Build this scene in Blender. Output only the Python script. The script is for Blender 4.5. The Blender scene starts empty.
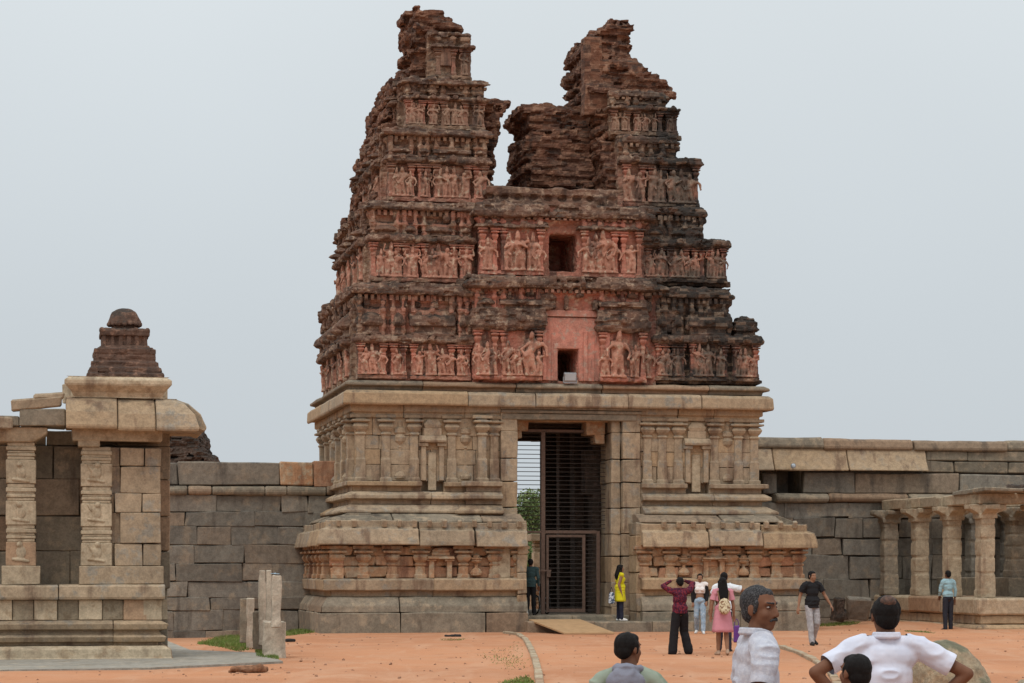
import bpy, bmesh, math, random
import numpy as np
from mathutils import Vector, Matrix, Euler

random.seed(11)
R = math.radians
sc = bpy.context.scene
COL = sc.collection
F, CX, HY, CH = 2300.0, 512.0, 568.0, 1.78      # lens in pixels, picture centre, horizon row, camera height
TH = R(11.5)                                     # every building shares this yaw
CT, ST = math.cos(TH), math.sin(TH)
OX, OY = 1.363, 65.3                             # ground point under the middle of the gate


def S(t):
    t = max(0.0, min(1.0, t)); return t * t * (3 - 2 * t)


def ground_h(x, y):
    h = -0.26 * S((-x - 5) / 4) * S((y - 50) / 12)
    h += 0.22 * S((x - 9) / 5) * S((y - 63) / 7)
    return h


def U(px, v=0.0, o=(OX, OY)):
    k = (px - CX) / F
    return (k * (o[1] + v * CT) - o[0] + v * ST) / (CT - k * ST)


def W(py, px=430, v=0.0, o=(OX, OY)):
    y = o[1] + U(px, v, o) * ST + v * CT
    return CH + (HY - py) / F * y


def XY(px, Y):
    return ((px - CX) / F * Y, Y)


def gp(px, py, z=0.0):
    """ground point seen at a pixel"""
    Y = F * (CH - z) / (py - HY)
    return Vector(((px - CX) / F * Y, Y, z))


# ------------------------------------------------------------------ numpy value noise
def _hash(ix, iy, iz, seed):
    h = (ix.astype(np.int64) * 374761393 + iy.astype(np.int64) * 668265263 + iz.astype(np.int64) * 2147483647 + seed * 974634777) & 0xFFFFFFFF
    h = ((h ^ (h >> 13)) * 1274126177) & 0xFFFFFFFF
    h = ((h ^ (h >> 16)) * 2246822519) & 0xFFFFFFFF
    return (h & 0xFFFFFF) / float(0xFFFFFF)


def vnoise(p, seed=0):
    i = np.floor(p); f = p - i; f = f * f * (3 - 2 * f); i = i.astype(np.int64)
    out = 0
    for a in (0, 1):
        for b in (0, 1):
            for c in (0, 1):
                w = (f[:, 0] if a else 1 - f[:, 0]) * (f[:, 1] if b else 1 - f[:, 1]) * (f[:, 2] if c else 1 - f[:, 2])
                out = out + w * _hash(i[:, 0] + a, i[:, 1] + b, i[:, 2] + c, seed)
    return out * 2 - 1


def fbm(p, seed=0, octv=3):
    s, a, t = 0, 1.0, 0
    for k in range(octv):
        s = s + a * vnoise(p * (2.03 ** k), seed + k * 17); t += a; a *= 0.55
    return s / t


def erode(me, amp, freq, octv=3, seed=0, an=(1, 1, 1), fn=None):
    n = len(me.vertices)
    co = np.empty(n * 3); me.vertices.foreach_get('co', co); co = co.reshape(-1, 3)
    no = np.empty(n * 3); me.vertices.foreach_get('normal', no); no = no.reshape(-1, 3)
    d = fbm(co * freq * np.array(an), seed, octv)
    if fn is not None:
        d = fn(d, co)
    co = co + no * (d * amp)[:, None]
    me.vertices.foreach_set('co', co.reshape(-1)); me.update()
    return me


# ------------------------------------------------------------------ mesh collector
class MB:
    def __init__(s):
        s.v, s.f, s.t, s.m = [], [], [], []
        s.mi = 0

    def add(s, vs, fs, tint=0.0):
        o = len(s.v); s.v += [tuple(p) for p in vs]
        s.f += [tuple(o + i for i in f) for f in fs]; s.t += [tint] * len(fs); s.m += [s.mi] * len(fs)

    def box(s, x0, x1, y0, y1, z0, z1, j=0.0, tint=0.0):
        if x0 > x1: x0, x1 = x1, x0
        r = lambda: random.uniform(-j, j) if j else 0.0
        vs = [(x + r(), y + r(), z + r()) for z in (z0, z1) for y in (y0, y1) for x in (x0, x1)]
        s.add(vs, [(0, 2, 3, 1), (4, 5, 7, 6), (0, 1, 5, 4), (2, 6, 7, 3), (0, 4, 6, 2), (1, 3, 7, 5)], tint)

    def obox(s, c, size, rot=(0, 0, 0), j=0.0, tint=0.0, taper=1.0):
        m = Euler(rot).to_matrix(); c = Vector(c); vs = []
        for z in (-1, 1):
            k = taper if z > 0 else 1.0
            for y in (-1, 1):
                for x in (-1, 1):
                    q = Vector((x * size[0] / 2 * k, y * size[1] / 2 * k, z * size[2] / 2))
                    if j: q += Vector([random.uniform(-j, j) for _ in range(3)])
                    vs.append(c + m @ q)
        s.add(vs, [(0, 2, 3, 1), (4, 5, 7, 6), (0, 1, 5, 4), (2, 6, 7, 3), (0, 4, 6, 2), (1, 3, 7, 5)], tint)

    def run(s, a, b, base, prof, side='F', ma=0, mb=0, tint=0.0, jw=0.0):
        """profile [(out,w)..] closed polygon pushed along a wall; ma/mb mitre the ends outward"""
        n = len(prof); vs = []; dw = random.uniform(-jw, jw)
        for e, (q, mt) in enumerate(((a, -ma), (b, mb))):
            for (o, w) in prof:
                al = q + mt * o
                if side == 'F': p = (al, base - o, w + dw)
                elif side == 'B': p = (al, base + o, w + dw)
                elif side == 'L': p = (base - o, al, w + dw)
                else: p = (base + o, al, w + dw)
                vs.append(p)
        fs = [(i, (i + 1) % n, n + (i + 1) % n, n + i) for i in range(n)]
        fs += [tuple(range(n)), tuple(range(2 * n - 1, n - 1, -1))]
        s.add(vs, fs, tint)

    def stones(s, a, b, base, prof, side='F', ma=0, mb=0, ln=(1.2, 2.4), gap=0.012, jo=0.012, jw=0.008, tv=0.5):
        cuts = [a]
        while cuts[-1] < b - ln[0] * 0.6:
            nx = cuts[-1] + random.uniform(*ln)
            if b - nx < ln[0] * 0.5: nx = b
            cuts.append(min(nx, b))
        if cuts[-1] < b: cuts[-1] = b
        for i in range(len(cuts) - 1):
            o = random.uniform(-jo, jo)
            s.run(cuts[i] + (gap / 2 if i else 0), cuts[i + 1] - (gap / 2 if i < len(cuts) - 2 else 0), base + o * (1 if side in 'LF' else -1), prof, side,
                  ma if i == 0 else 0, mb if i == len(cuts) - 2 else 0, random.uniform(-tv, tv), jw)

    def blocks(s, a, b, y0, y1, z0, hs, ln=(0.7, 1.8), gap=0.014, j=0.012, side='F', tv=0.5, jf=0.03):
        """courses of squared stones; hs = course heights"""
        z = z0
        for h in hs:
            x = a - random.uniform(0, ln[0]) * 0.0
            first = True
            while x < b - 0.02:
                L = random.uniform(*ln) * (random.uniform(0.4, 0.8) if first else 1); first = False
                e = x + L
                if b - e < ln[0] * 0.45: e = b
                e = min(e, b)
                f = random.uniform(-jf, jf)
                t = random.uniform(-tv, tv)
                if side == 'F': s.box(x + gap / 2, e - gap / 2, y0 + f, y1, z + gap / 2, z + h - gap / 2, j, t)
                elif side == 'L': s.box(y0 + f, y1, x + gap / 2, e - gap / 2, z + gap / 2, z + h - gap / 2, j, t)
                else: s.box(y0, y1 + f, x + gap / 2, e - gap / 2, z + gap / 2, z + h - gap / 2, j, t)
                x = e
            z += h

    def loft(s, secs, n=4, c=(0, 0), rot=math.pi / 4, half=False):
        """secs = [(rx, ry, z)]; n-gon sections (4 = square)"""
        vs = []
        k = 1 / math.cos(math.pi / n) if n == 4 else 1.0
        for (rx, ry, z) in secs:
            for i in range(n):
                a = rot + 2 * math.pi * i / n
                vs.append((c[0] + rx * k * math.cos(a), c[1] + ry * k * math.sin(a), z))
        fs = []
        for q in range(len(secs) - 1):
            for i in range(n):
                fs.append((q * n + i, q * n + (i + 1) % n, (q + 1) * n + (i + 1) % n, (q + 1) * n + i))
        fs += [tuple(range(n - 1, -1, -1)), tuple(range((len(secs) - 1) * n, len(secs) * n))]
        s.add(vs, fs)

    def ell(s, c, r, rot=None, nu=14, nv=9):
        c = Vector(c); vs = []; m = Euler(rot).to_matrix() if rot else None
        if not hasattr(r, '__len__'): r = (r, r, r)
        for i in range(nv + 1):
            ph = math.pi * i / nv
            for k in range(nu):
                a = 2 * math.pi * k / nu
                q = Vector((r[0] * math.sin(ph) * math.cos(a), r[1] * math.sin(ph) * math.sin(a), -r[2] * math.cos(ph)))
                vs.append(c + (m @ q if m else q))
        fs = []
        for i in range(nv):
            for k in range(nu):
                a, b = i * nu + k, i * nu + (k + 1) % nu
                fs.append((a, b, b + nu, a + nu))
        s.add(vs, fs)

    def cap(s, a, b, ra, rb=None, n=12, sq=1.0, ends=True):
        """tapered capsule"""
        a, b = Vector(a), Vector(b); rb = ra if rb is None else rb
        d = b - a
        if d.length < 1e-6: return
        z = d.normalized(); x = z.orthogonal().normalized(); y = z.cross(x)
        rings = []
        if ends:
            for t in (-1, -0.85, -0.5): rings.append((a + z * ra * t, ra * math.sqrt(max(0.002, 1 - t * t))))
        rings += [(a, ra), (b, rb)]
        if ends:
            for t in (0.5, 0.85, 1): rings.append((b + z * rb * t, rb * math.sqrt(max(0.002, 1 - t * t))))
        vs = []
        for (c, r) in rings:
            for i in range(n):
                an = 2 * math.pi * i / n
                vs.append(c + x * r * math.cos(an) + y * r * math.sin(an))
        fs = []
        for q in range(len(rings) - 1):
            for i in range(n):
                fs.append((q * n + i, q * n + (i + 1) % n, (q + 1) * n + (i + 1) % n, (q + 1) * n + i))
        fs += [tuple(range(n - 1, -1, -1)), tuple(range((len(rings) - 1) * n, len(rings) * n))]
        s.add(vs, fs)

    def mesh(s, name='m', bevel=0.0, seg=1, recalc=True):
        me = bpy.data.meshes.new(name)
        me.from_pydata(s.v, [], s.f)
        at = me.attributes.new('tint', 'FLOAT', 'FACE'); at.data.foreach_set('value', s.t)
        if any(s.m): me.polygons.foreach_set('material_index', s.m)
        if recalc or bevel:
            bm = bmesh.new(); bm.from_mesh(me)
            if recalc: bmesh.ops.recalc_face_normals(bm, faces=bm.faces)
            if bevel:
                bmesh.ops.bevel(bm, geom=[e for e in bm.edges if e.is_manifold and e.calc_face_angle(0) > 0.5], offset=bevel, segments=seg, affect='EDGES', clamp_overlap=True)
            bm.to_mesh(me); bm.free()
        return me


def link(name, me, mat=None, parent=None, loc=(0, 0, 0), rot=(0, 0, 0), smooth=False):
    o = bpy.data.objects.new(name, me); me.name = name
    if mat is not None:
        for m in (mat if isinstance(mat, (list, tuple)) else [mat]): me.materials.append(m)
    COL.objects.link(o); o.location = loc; o.rotation_euler = rot
    if parent is not None: o.parent = parent
    if smooth: me.polygons.foreach_set('use_smooth', [True] * len(me.polygons))
    return o


def baked(me, mods):
    """mesh with modifiers applied through the depsgraph"""
    o = bpy.data.objects.new('tmp', me); COL.objects.link(o)
    for kind, kw in mods:
        m = o.modifiers.new('m', kind)
        for k, v in kw.items(): setattr(m, k, v)
    dg = bpy.context.evaluated_depsgraph_get()
    out = bpy.data.meshes.new_from_object(o.evaluated_get(dg), depsgraph=dg)
    bpy.data.objects.remove(o); bpy.data.meshes.remove(me)
    return out


def fuse(mb, voxel, sm=0, fac=0.5):
    mods = [('REMESH', dict(mode='VOXEL', voxel_size=voxel, adaptivity=0.0))]
    if sm: mods.append(('SMOOTH', dict(factor=fac, iterations=sm)))
    return baked(mb.mesh(recalc=False) if isinstance(mb, MB) else mb, mods)


def empty(name, loc=(0, 0, 0), rz=0.0):
    o = bpy.data.objects.new(name, None); COL.objects.link(o); o.location = loc; o.rotation_euler = (0, 0, rz)
    o.empty_display_size = 0.3
    return o


def tag(o, label=None, cat=None, group=None, kind=None):
    if label: o['label'] = label
    if cat: o['category'] = cat
    if group: o['group'] = group
    if kind: o['kind'] = kind
    return o


def dup(o, loc=None, rz=None, parent=None, scale=None):
    c = o.copy(); COL.objects.link(c)
    if parent is not None: c.parent = parent
    if loc is not None: c.location = loc
    if rz is not None: c.rotation_euler = (0, 0, rz)
    if scale is not None: c.scale = scale
    for ch in list(o.children):
        g = ch.copy(); COL.objects.link(g); g.parent = c
    return c


# ------------------------------------------------------------------ materials
class NT:
    def __init__(s, name):
        s.m = bpy.data.materials.new(name); s.m.use_nodes = True
        s.t = s.m.node_tree; s.b = s.t.nodes['Principled BSDF']

    def n(s, typ, props=None, **ins):
        nd = s.t.nodes.new(typ)
        for k, v in (props or {}).items(): setattr(nd, k, v)
        for k, v in ins.items():
            key = int(k[1:]) if k[0] == 'i' and k[1:].isdigit() else k.replace('_', ' ')
            s.put(nd.inputs[key], v)
        return nd

    def put(s, sock, v):
        if isinstance(v, bpy.types.NodeSocket): s.t.links.new(v, sock)
        elif isinstance(v, bpy.types.Node): s.t.links.new(v.outputs[0], sock)
        elif isinstance(v, (tuple, list)) and len(v) == 3 and sock.type == 'RGBA': sock.default_value = (*v, 1)
        else: sock.default_value = v

    def mix(s, f, a, b, mode='MIX'):
        nd = s.t.nodes.new('ShaderNodeMix'); nd.data_type = 'RGBA'; nd.blend_type = mode
        s.put(nd.inputs[0], f); s.put(nd.inputs[6], a); s.put(nd.inputs[7], b)
        return nd.outputs[2]

    def math(s, op, a, b=0.0, clamp=False):
        nd = s.t.nodes.new('ShaderNodeMath'); nd.operation = op; nd.use_clamp = clamp
        s.put(nd.inputs[0], a); s.put(nd.inputs[1], b)
        return nd.outputs[0]

    def noise(s, vec, scale, detail=4, rough=0.6, dist=0.0):
        return s.n('ShaderNodeTexNoise', None, Vector=vec, Scale=scale, Detail=detail, Roughness=rough, Distortion=dist).outputs[0]

    def rng(s, v, a, b, c=0.0, d=1.0):
        return s.n('ShaderNodeMapRange', dict(interpolation_type='SMOOTHSTEP'), i0=v, i1=a, i2=b, i3=c, i4=d).outputs[0]

    def vscale(s, vec, x, y, z):
        return s.n('ShaderNodeVectorMath', dict(operation='MULTIPLY'), i0=vec, i1=(x, y, z)).outputs[0]


def rock(name, c1, c2, c3, sc1=0.5, stain=None, sthr=(0.55, 0.7), lich=None, lthr=(0.62, 0.8), up=0.25, bump=0.35, grain=28, tint=0.45,
         rust=None, zones=None, c3thr=(0.52, 0.64), rough=0.93, course=None, bdist=0.02, bricks=0.0):
    k = NT(name); geo = k.n('ShaderNodeNewGeometry'); P = geo.outputs['Position']
    sep = k.n('ShaderNodeSeparateXYZ', None, Vector=P)
    base = k.mix(k.rng(k.noise(P, sc1, 3), 0.35, 0.65), c1, c2)
    base = k.mix(k.rng(k.noise(P, sc1 * 4.3, 5, 0.65), *c3thr), base, c3)
    if zones:
        for (col, fn) in zones: base = k.mix(fn(k, sep, P), base, col)
    if bricks:
        cell = k.n('ShaderNodeVectorMath', dict(operation='FLOOR'), i0=k.n('ShaderNodeVectorMath', dict(operation='ADD'), i0=k.vscale(P, 3.6, 3.6, 12.5), i1=k.n('ShaderNodeVectorMath', dict(operation='SCALE'), i0=k.n('ShaderNodeTexNoise', None, Vector=P, Scale=1.5).outputs[1], Scale=1.6).outputs[0]).outputs[0]).outputs[0]
        wv = k.n('ShaderNodeTexWhiteNoise', dict(noise_dimensions='3D'), Vector=cell).outputs[0]
        base = k.mix(k.math('MULTIPLY', k.rng(wv, 0.6, 1.0), bricks), base, c3); base = k.mix(k.math('MULTIPLY', k.rng(wv, 0.35, 0.0), bricks), base, lich or c2)
    tn = k.n('ShaderNodeAttribute', dict(attribute_name='tint')).outputs['Fac']
    if rust:
        wn = k.n('ShaderNodeTexWhiteNoise', dict(noise_dimensions='1D'), W=tn).outputs[0]
        base = k.mix(k.math('MULTIPLY', k.rng(wn, 0.55, 1.0), k.math('GREATER_THAN', k.math('ABSOLUTE', tn), 0.0001)), base, rust)
    base = k.mix(1.0, base, k.n('ShaderNodeCombineColor', None, **{x: k.math('MULTIPLY_ADD', tn, tint) if 0 else k.math('ADD', k.math('MULTIPLY', tn, tint), 1.0) for x in ('Red', 'Green', 'Blue')}), 'MULTIPLY')
    if stain:
        sv = k.noise(k.vscale(P, 1, 1, 0.18), 2.2, 5, 0.6)
        base = k.mix(k.math('MULTIPLY', k.rng(sv, *sthr), 0.75), base, stain)
    if lich:
        nz = k.n('ShaderNodeSeparateXYZ', None, Vector=geo.outputs['Normal']).outputs[2]
        lv = k.math('ADD', k.noise(P, 1.1, 7, 0.7), k.math('MULTIPLY', nz, up))
        base = k.mix(k.math('MULTIPLY', k.rng(lv, *lthr), 0.9), base, lich)
    g = k.noise(P, grain, 3, 0.7)
    gm = k.noise(P, 7.0, 5, 0.65)
    gv = k.math('ADD', k.rng(g, 0.25, 0.75, 0.90, 1.10), k.rng(gm, 0.3, 0.7, -0.17, 0.17))
    base = k.mix(1.0, base, k.n('ShaderNodeCombineColor', None, Red=gv, Green=gv, Blue=gv), 'MULTIPLY')
    k.put(k.b.inputs['Base Color'], base); k.b.inputs['Roughness'].default_value = rough
    k.b.inputs['Specular IOR Level'].default_value = 0.25
    hh = k.math('ADD', k.noise(P, 9, 6, 0.7), k.math('MULTIPLY', k.noise(P, 40, 3), 0.35))
    if course:
        hh = k.math('ADD', hh, k.math('MULTIPLY', k.noise(k.vscale(P, 1.2, 1.2, 1), course, 3, 0.6), 0.7)) if 0 else k.math('ADD', hh, k.math('MULTIPLY', k.noise(k.vscale(P, 0.25, 0.25, 1), course, 3, 0.6), 1.2))
    bn = k.n('ShaderNodeBump', None, Strength=bump, Distance=bdist, Height=hh)
    k.put(k.b.inputs['Normal'], bn)
    return k.m


def plain(name, col, rough=0.7, metal=0.0, var=0.12, scale=6.0, bump=0.0, spec=0.3, col2=None, thr=(0.45, 0.6)):
    k = NT(name); P = k.n('ShaderNodeNewGeometry').outputs['Position']
    nz = k.noise(P, scale, 4)
    gv = k.rng(nz, 0.25, 0.75, 1 - var, 1 + var)
    b = k.mix(1.0, col if col2 is None else k.mix(k.rng(k.noise(P, scale * 1.7, 2), *thr), col, col2), k.n('ShaderNodeCombineColor', None, Red=gv, Green=gv, Blue=gv), 'MULTIPLY')
    k.put(k.b.inputs['Base Color'], b)
    k.b.inputs['Roughness'].default_value = rough; k.b.inputs['Metallic'].default_value = metal
    k.b.inputs['Specular IOR Level'].default_value = spec
    if bump:
        k.put(k.b.inputs['Normal'], k.n('ShaderNodeBump', None, Strength=bump, Distance=0.01, Height=k.noise(P, scale * 4, 4)))
    return k.m


def z_dark(k, sep, P):      # black lichen stained right wing
    x = k.rng(sep.outputs[0], 3.2, 4.4)
    n = k.rng(k.noise(P, 0.9, 6, 0.7), 0.30, 0.52)
    n2 = k.rng(k.noise(P, 4.5, 5, 0.7), 0.30, 0.55, 0.55, 1.0)
    return k.math('MULTIPLY', k.math('MULTIPLY', x, n), n2)


def z_top(k, sep, P):       # bare, browner plaster on the upper storeys
    return k.math('MULTIPLY', k.rng(sep.outputs[2], 11.8, 13.6), k.rng(k.noise(P, 1.1, 5, 0.65), 0.32, 0.56, 0.25, 0.85))


def z_pink(k, sep, P):
    a = k.rng(sep.outputs[0], -4.6, -3.2); b = k.rng(sep.outputs[0], 4.6, 3.4); c = k.rng(sep.outputs[2], 14.5, 12.0)
    n = k.rng(k.noise(P, 1.3, 5, 0.65), 0.38, 0.52)
    return k.math('MULTIPLY', k.math('MULTIPLY', a, b), k.math('MULTIPLY', c, n))


M = {}
M['stucco'] = rock('weathered_stucco', (0.26, 0.16, 0.105), (0.17, 0.10, 0.068), (0.40, 0.30, 0.215), 1.0, bricks=.35, stain=(0.05, 0.035, 0.028),
                   lich=(0.035, 0.028, 0.024), lthr=(0.55, 0.75), up=0.22, zones=[((0.36, 0.17, 0.12), z_pink), ((0.035, 0.03, 0.027), z_dark)], course=16, bump=0.5, bdist=0.03)
M['pinkwall'] = rock('pink_plaster', (0.44, 0.175, 0.125), (0.31, 0.145, 0.10), (0.44, 0.29, 0.21), 1.1, stain=(0.05, 0.035, 0.03), sthr=(0.53, 0.63),
                     lich=(0.06, 0.045, 0.04), lthr=(0.72, 0.9), up=0.3, zones=[((0.20, 0.125, 0.088), z_top), ((0.035, 0.03, 0.027), z_dark)], bump=0.45)
M['salmon'] = rock('salmon_plaster', (0.50, 0.215, 0.16), (0.38, 0.18, 0.135), (0.40, 0.27, 0.215), 1.4, stain=(0.13, 0.09, 0.075), sthr=(0.54, 0.68), lich=(0.1, 0.07, 0.06), lthr=(0.75, 0.9), bump=0.3)
M['figure'] = rock('stucco_figure_plaster', (0.44, 0.22, 0.155), (0.33, 0.16, 0.11), (0.46, 0.34, 0.25), 1.6, stain=(0.05, 0.036, 0.03), sthr=(0.53, 0.64),
                   lich=(0.05, 0.04, 0.035), lthr=(0.7, 0.9), up=0.25, zones=[((0.25, 0.17, 0.12), z_top), ((0.11, 0.088, 0.07), z_dark)], bump=0.4)
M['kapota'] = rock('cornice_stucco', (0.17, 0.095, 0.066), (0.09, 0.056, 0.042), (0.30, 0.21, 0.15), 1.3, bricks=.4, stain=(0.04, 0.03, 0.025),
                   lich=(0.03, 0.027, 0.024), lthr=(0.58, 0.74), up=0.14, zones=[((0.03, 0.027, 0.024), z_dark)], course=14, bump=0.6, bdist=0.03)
M['brick'] = rock('ruined_brick', (0.18, 0.083, 0.05), (0.11, 0.053, 0.036), (0.28, 0.16, 0.105), 1.0, bricks=.6, stain=(0.035, 0.025, 0.02),
                  lich=(0.03, 0.025, 0.022), lthr=(0.56, 0.8), up=0.2, course=22, bump=0.8, bdist=0.04)
M['sandy'] = rock('warm_granite', (0.365, 0.28, 0.19), (0.295, 0.23, 0.16), (0.265, 0.235, 0.19), 0.7, stain=(0.15, 0.095, 0.065), sthr=(0.52, 0.68),
                  lich=(0.11, 0.095, 0.08), lthr=(0.68, 0.9), up=0.2, rust=(0.36, 0.255, 0.155), tint=0.28)
M['rusty'] = rock('rust_stained_granite', (0.39, 0.25, 0.15), (0.36, 0.20, 0.11), (0.37, 0.29, 0.20), 1.1, stain=(0.15, 0.07, 0.045), sthr=(0.5, 0.66),
                  lich=(0.08, 0.06, 0.05), lthr=(0.68, 0.9), up=0.2, rust=(0.33, 0.175, 0.105), tint=0.35, c3thr=(0.45, 0.6))
M['footing'] = rock('grey_footing_stone', (0.24, 0.20, 0.15), (0.19, 0.165, 0.125), (0.30, 0.24, 0.17), 0.7, stain=(0.11, 0.085, 0.065), lich=(0.07, 0.06, 0.05),
                    lthr=(0.66, 0.85), up=0.15, rust=(0.26, 0.18, 0.12), tint=0.3)
M['greywall'] = rock('grey_enclosure_granite', (0.205, 0.185, 0.152), (0.165, 0.151, 0.128), (0.235, 0.195, 0.148), 0.6, stain=(0.08, 0.068, 0.058), sthr=(0.5, 0.7),
                     lich=(0.06, 0.054, 0.048), lthr=(0.62, 0.8), up=0.15, rust=(0.235, 0.18, 0.13), tint=0.36)
M['cream'] = rock('cream_granite', (0.41, 0.335, 0.235), (0.35, 0.285, 0.20), (0.31, 0.235, 0.155), 0.7, stain=(0.20, 0.14, 0.095), sthr=(0.55, 0.72),
                  lich=(0.13, 0.11, 0.09), lthr=(0.72, 0.9), up=0.15, rust=(0.33, 0.22, 0.14), tint=0.35)
M['post'] = rock('pale_concrete', (0.46, 0.395, 0.31), (0.40, 0.345, 0.275), (0.50, 0.43, 0.34), 1.5, lich=(0.13, 0.11, 0.09), lthr=(0.72, 0.9), bump=0.2)
M['boulder'] = rock('lichen_boulder', (0.33, 0.265, 0.18), (0.25, 0.21, 0.15), (0.38, 0.30, 0.20), 1.5, stain=(0.09, 0.085, 0.06), lich=(0.13, 0.13, 0.085), lthr=(0.7, 0.85), bump=0.9, bdist=0.03)
M['rubble'] = rock('dark_rubble_and_passage_shade', (0.10, 0.072, 0.056), (0.065, 0.05, 0.04), (0.14, 0.10, 0.08), 1.0, bricks=.3, lich=(0.035, 0.03, 0.027), lthr=(0.55, 0.75), bump=0.8, bdist=0.04)  # real dark rubble; on the gate's inner piers its tone paints in shade
M['darkbrick'] = rock('turret_brick', (0.125, 0.075, 0.055), (0.085, 0.055, 0.042), (0.20, 0.12, 0.085), 1.8, stain=(0.05, 0.035, 0.03), lich=(0.04, 0.033, 0.028), lthr=(0.6, 0.8), up=0.3, course=20, bump=0.6)
M['slab'] = rock('pale_paving_stone', (0.31, 0.29, 0.25), (0.26, 0.245, 0.21), (0.35, 0.30, 0.235), 0.8, stain=None, lich=(0.20, 0.17, 0.13), lthr=(0.75, 0.95), bump=0.25)
M['metal'] = plain('brown_painted_iron', (0.13, 0.085, 0.065), 0.6, 0.3, 0.2, 12)
M['bars'] = plain('dark_iron_bars', (0.05, 0.042, 0.038), 0.6, 0.4, 0.2, 12)
M['ply'] = plain('plywood', (0.42, 0.265, 0.14), 0.75, 0, 0.12, 5, 0.1)
M['lampgrey'] = plain('grey_aluminium', (0.32, 0.34, 0.36), 0.5, 0.5, 0.05)
M['lampglass'] = plain('lamp_glass', (0.45, 0.52, 0.58), 0.2, 0, 0.05, spec=0.6)
M['bark'] = plain('bark', (0.10, 0.075, 0.055), 0.9, 0, 0.25, 10, 0.4)
M['leaf'] = plain('leaf_green', (0.085, 0.13, 0.035), 0.65, 0, 0.3, 1.3, 0, 0.3, (0.14, 0.18, 0.06))
M['grass'] = plain('grass_green', (0.10, 0.17, 0.03), 0.8, 0, 0.3, 2.5, 0, 0.2, (0.20, 0.22, 0.08))
M['log'] = plain('dead_wood', (0.20, 0.10, 0.055), 0.9, 0, 0.4, 14, 0.6)
M['black'] = plain('black_rubber', (0.02, 0.02, 0.02), 0.8)

# ground material
k = NT('red_earth'); P = k.n('ShaderNodeNewGeometry').outputs['Position']
b = k.mix(k.rng(k.noise(P, 0.12, 4, 0.6, 0.5), 0.38, 0.62), (0.52, 0.25, 0.135), (0.44, 0.205, 0.11))
b = k.mix(k.math('MULTIPLY', k.rng(k.noise(P, 0.7, 6, 0.65), 0.42, 0.68), 0.55), b, (0.52, 0.30, 0.19))
b = k.mix(k.math('MULTIPLY', k.rng(k.noise(k.vscale(P, 1, 0.35, 1), 1.9, 6, 0.7), 0.55, 0.75), 0.6), b, (0.31, 0.145, 0.085))
b = k.mix(k.math('MULTIPLY', k.rng(k.noise(P, 9, 5, 0.75), 0.55, 0.8), 0.5), b, (0.33, 0.17, 0.10))
g = k.rng(k.noise(P, 60, 3, 0.8), 0.2, 0.8, 0.85, 1.15)
b = k.mix(1.0, b, k.n('ShaderNodeCombineColor', None, Red=g, Green=g, Blue=g), 'MULTIPLY')
tr = k.rng(k.noise(k.vscale(P, .55, .10, 1), 1.6, 5, .65, .8), .52, .62)      # paler trodden tracks
b = k.mix(k.math('MULTIPLY', tr, .35), b, (0.56, 0.34, 0.22))
k.put(k.b.inputs['Base Color'], b); k.b.inputs['Roughness'].default_value = 0.97; k.b.inputs['Specular IOR Level'].default_value = 0.1
k.put(k.b.inputs['Normal'], k.n('ShaderNodeBump', None, Strength=0.7, Distance=0.03, Height=k.math('ADD', k.noise(P, 4, 7, 0.72), k.math('MULTIPLY', k.noise(P, 35, 4, 0.7), .6))))
M['earth'] = k.m

# ------------------------------------------------------------------ world, sun, camera
wd = bpy.data.worlds.new('World'); sc.world = wd; wd.use_nodes = True
nt = wd.node_tree; nt.nodes.clear()
sky = nt.nodes.new('ShaderNodeTexSky'); sky.sky_type = 'NISHITA'; sky.sun_disc = False
SUN_EL, SUN_AZ = R(58), R(205)
sky.sun_elevation = SUN_EL; sky.sun_rotation = SUN_AZ; sky.dust_density = 4; sky.air_density = 1.2
b1 = nt.nodes.new('ShaderNodeBackground'); b1.inputs[1].default_value = 0.07
nt.links.new(sky.outputs[0], b1.inputs[0])
tc = nt.nodes.new('ShaderNodeTexCoord'); sp = nt.nodes.new('ShaderNodeSeparateXYZ'); nt.links.new(tc.outputs['Generated'], sp.inputs[0])
cr = nt.nodes.new('ShaderNodeValToRGB'); nt.links.new(sp.outputs[2], cr.inputs[0])
e = cr.color_ramp.elements
e[0].position = 0.0; e[0].color = (0.59, 0.64, 0.68, 1)
e[1].position = 1.0; e[1].color = (1.3, 1.32, 1.32, 1)
for p_, c_ in ((0.10, (0.635, 0.69, 0.73, 1)), (0.24, (0.745, 0.80, 0.83, 1)), (0.5, (1.0, 1.04, 1.05, 1))):
    q = e.new(p_); q.color = c_
cn = nt.nodes.new('ShaderNodeTexNoise'); cn.inputs['Scale'].default_value = 2.2; cn.inputs['Detail'].default_value = 3
nt.links.new(tc.outputs['Generated'], cn.inputs['Vector'])
mr = nt.nodes.new('ShaderNodeMapRange'); mr.inputs[1].default_value = 0.3; mr.inputs[2].default_value = 0.7; mr.inputs[3].default_value = 0.96; mr.inputs[4].default_value = 1.04
nt.links.new(cn.outputs[0], mr.inputs[0])
b2 = nt.nodes.new('ShaderNodeBackground'); nt.links.new(cr.outputs[0], b2.inputs[0]); nt.links.new(mr.outputs[0], b2.inputs[1])
mx = nt.nodes.new('ShaderNodeMixShader'); mx.inputs[0].default_value = 0.93
nt.links.new(b1.outputs[0], mx.inputs[1]); nt.links.new(b2.outputs[0], mx.inputs[2])
ow = nt.nodes.new('ShaderNodeOutputWorld'); nt.links.new(mx.outputs[0], ow.inputs[0])

sl = bpy.data.lights.new('sun', 'SUN'); sl.energy = 1.2; sl.angle = R(18); sl.color = (1, 0.96, 0.9)
so = bpy.data.objects.new('sun', sl); COL.objects.link(so)
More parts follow.
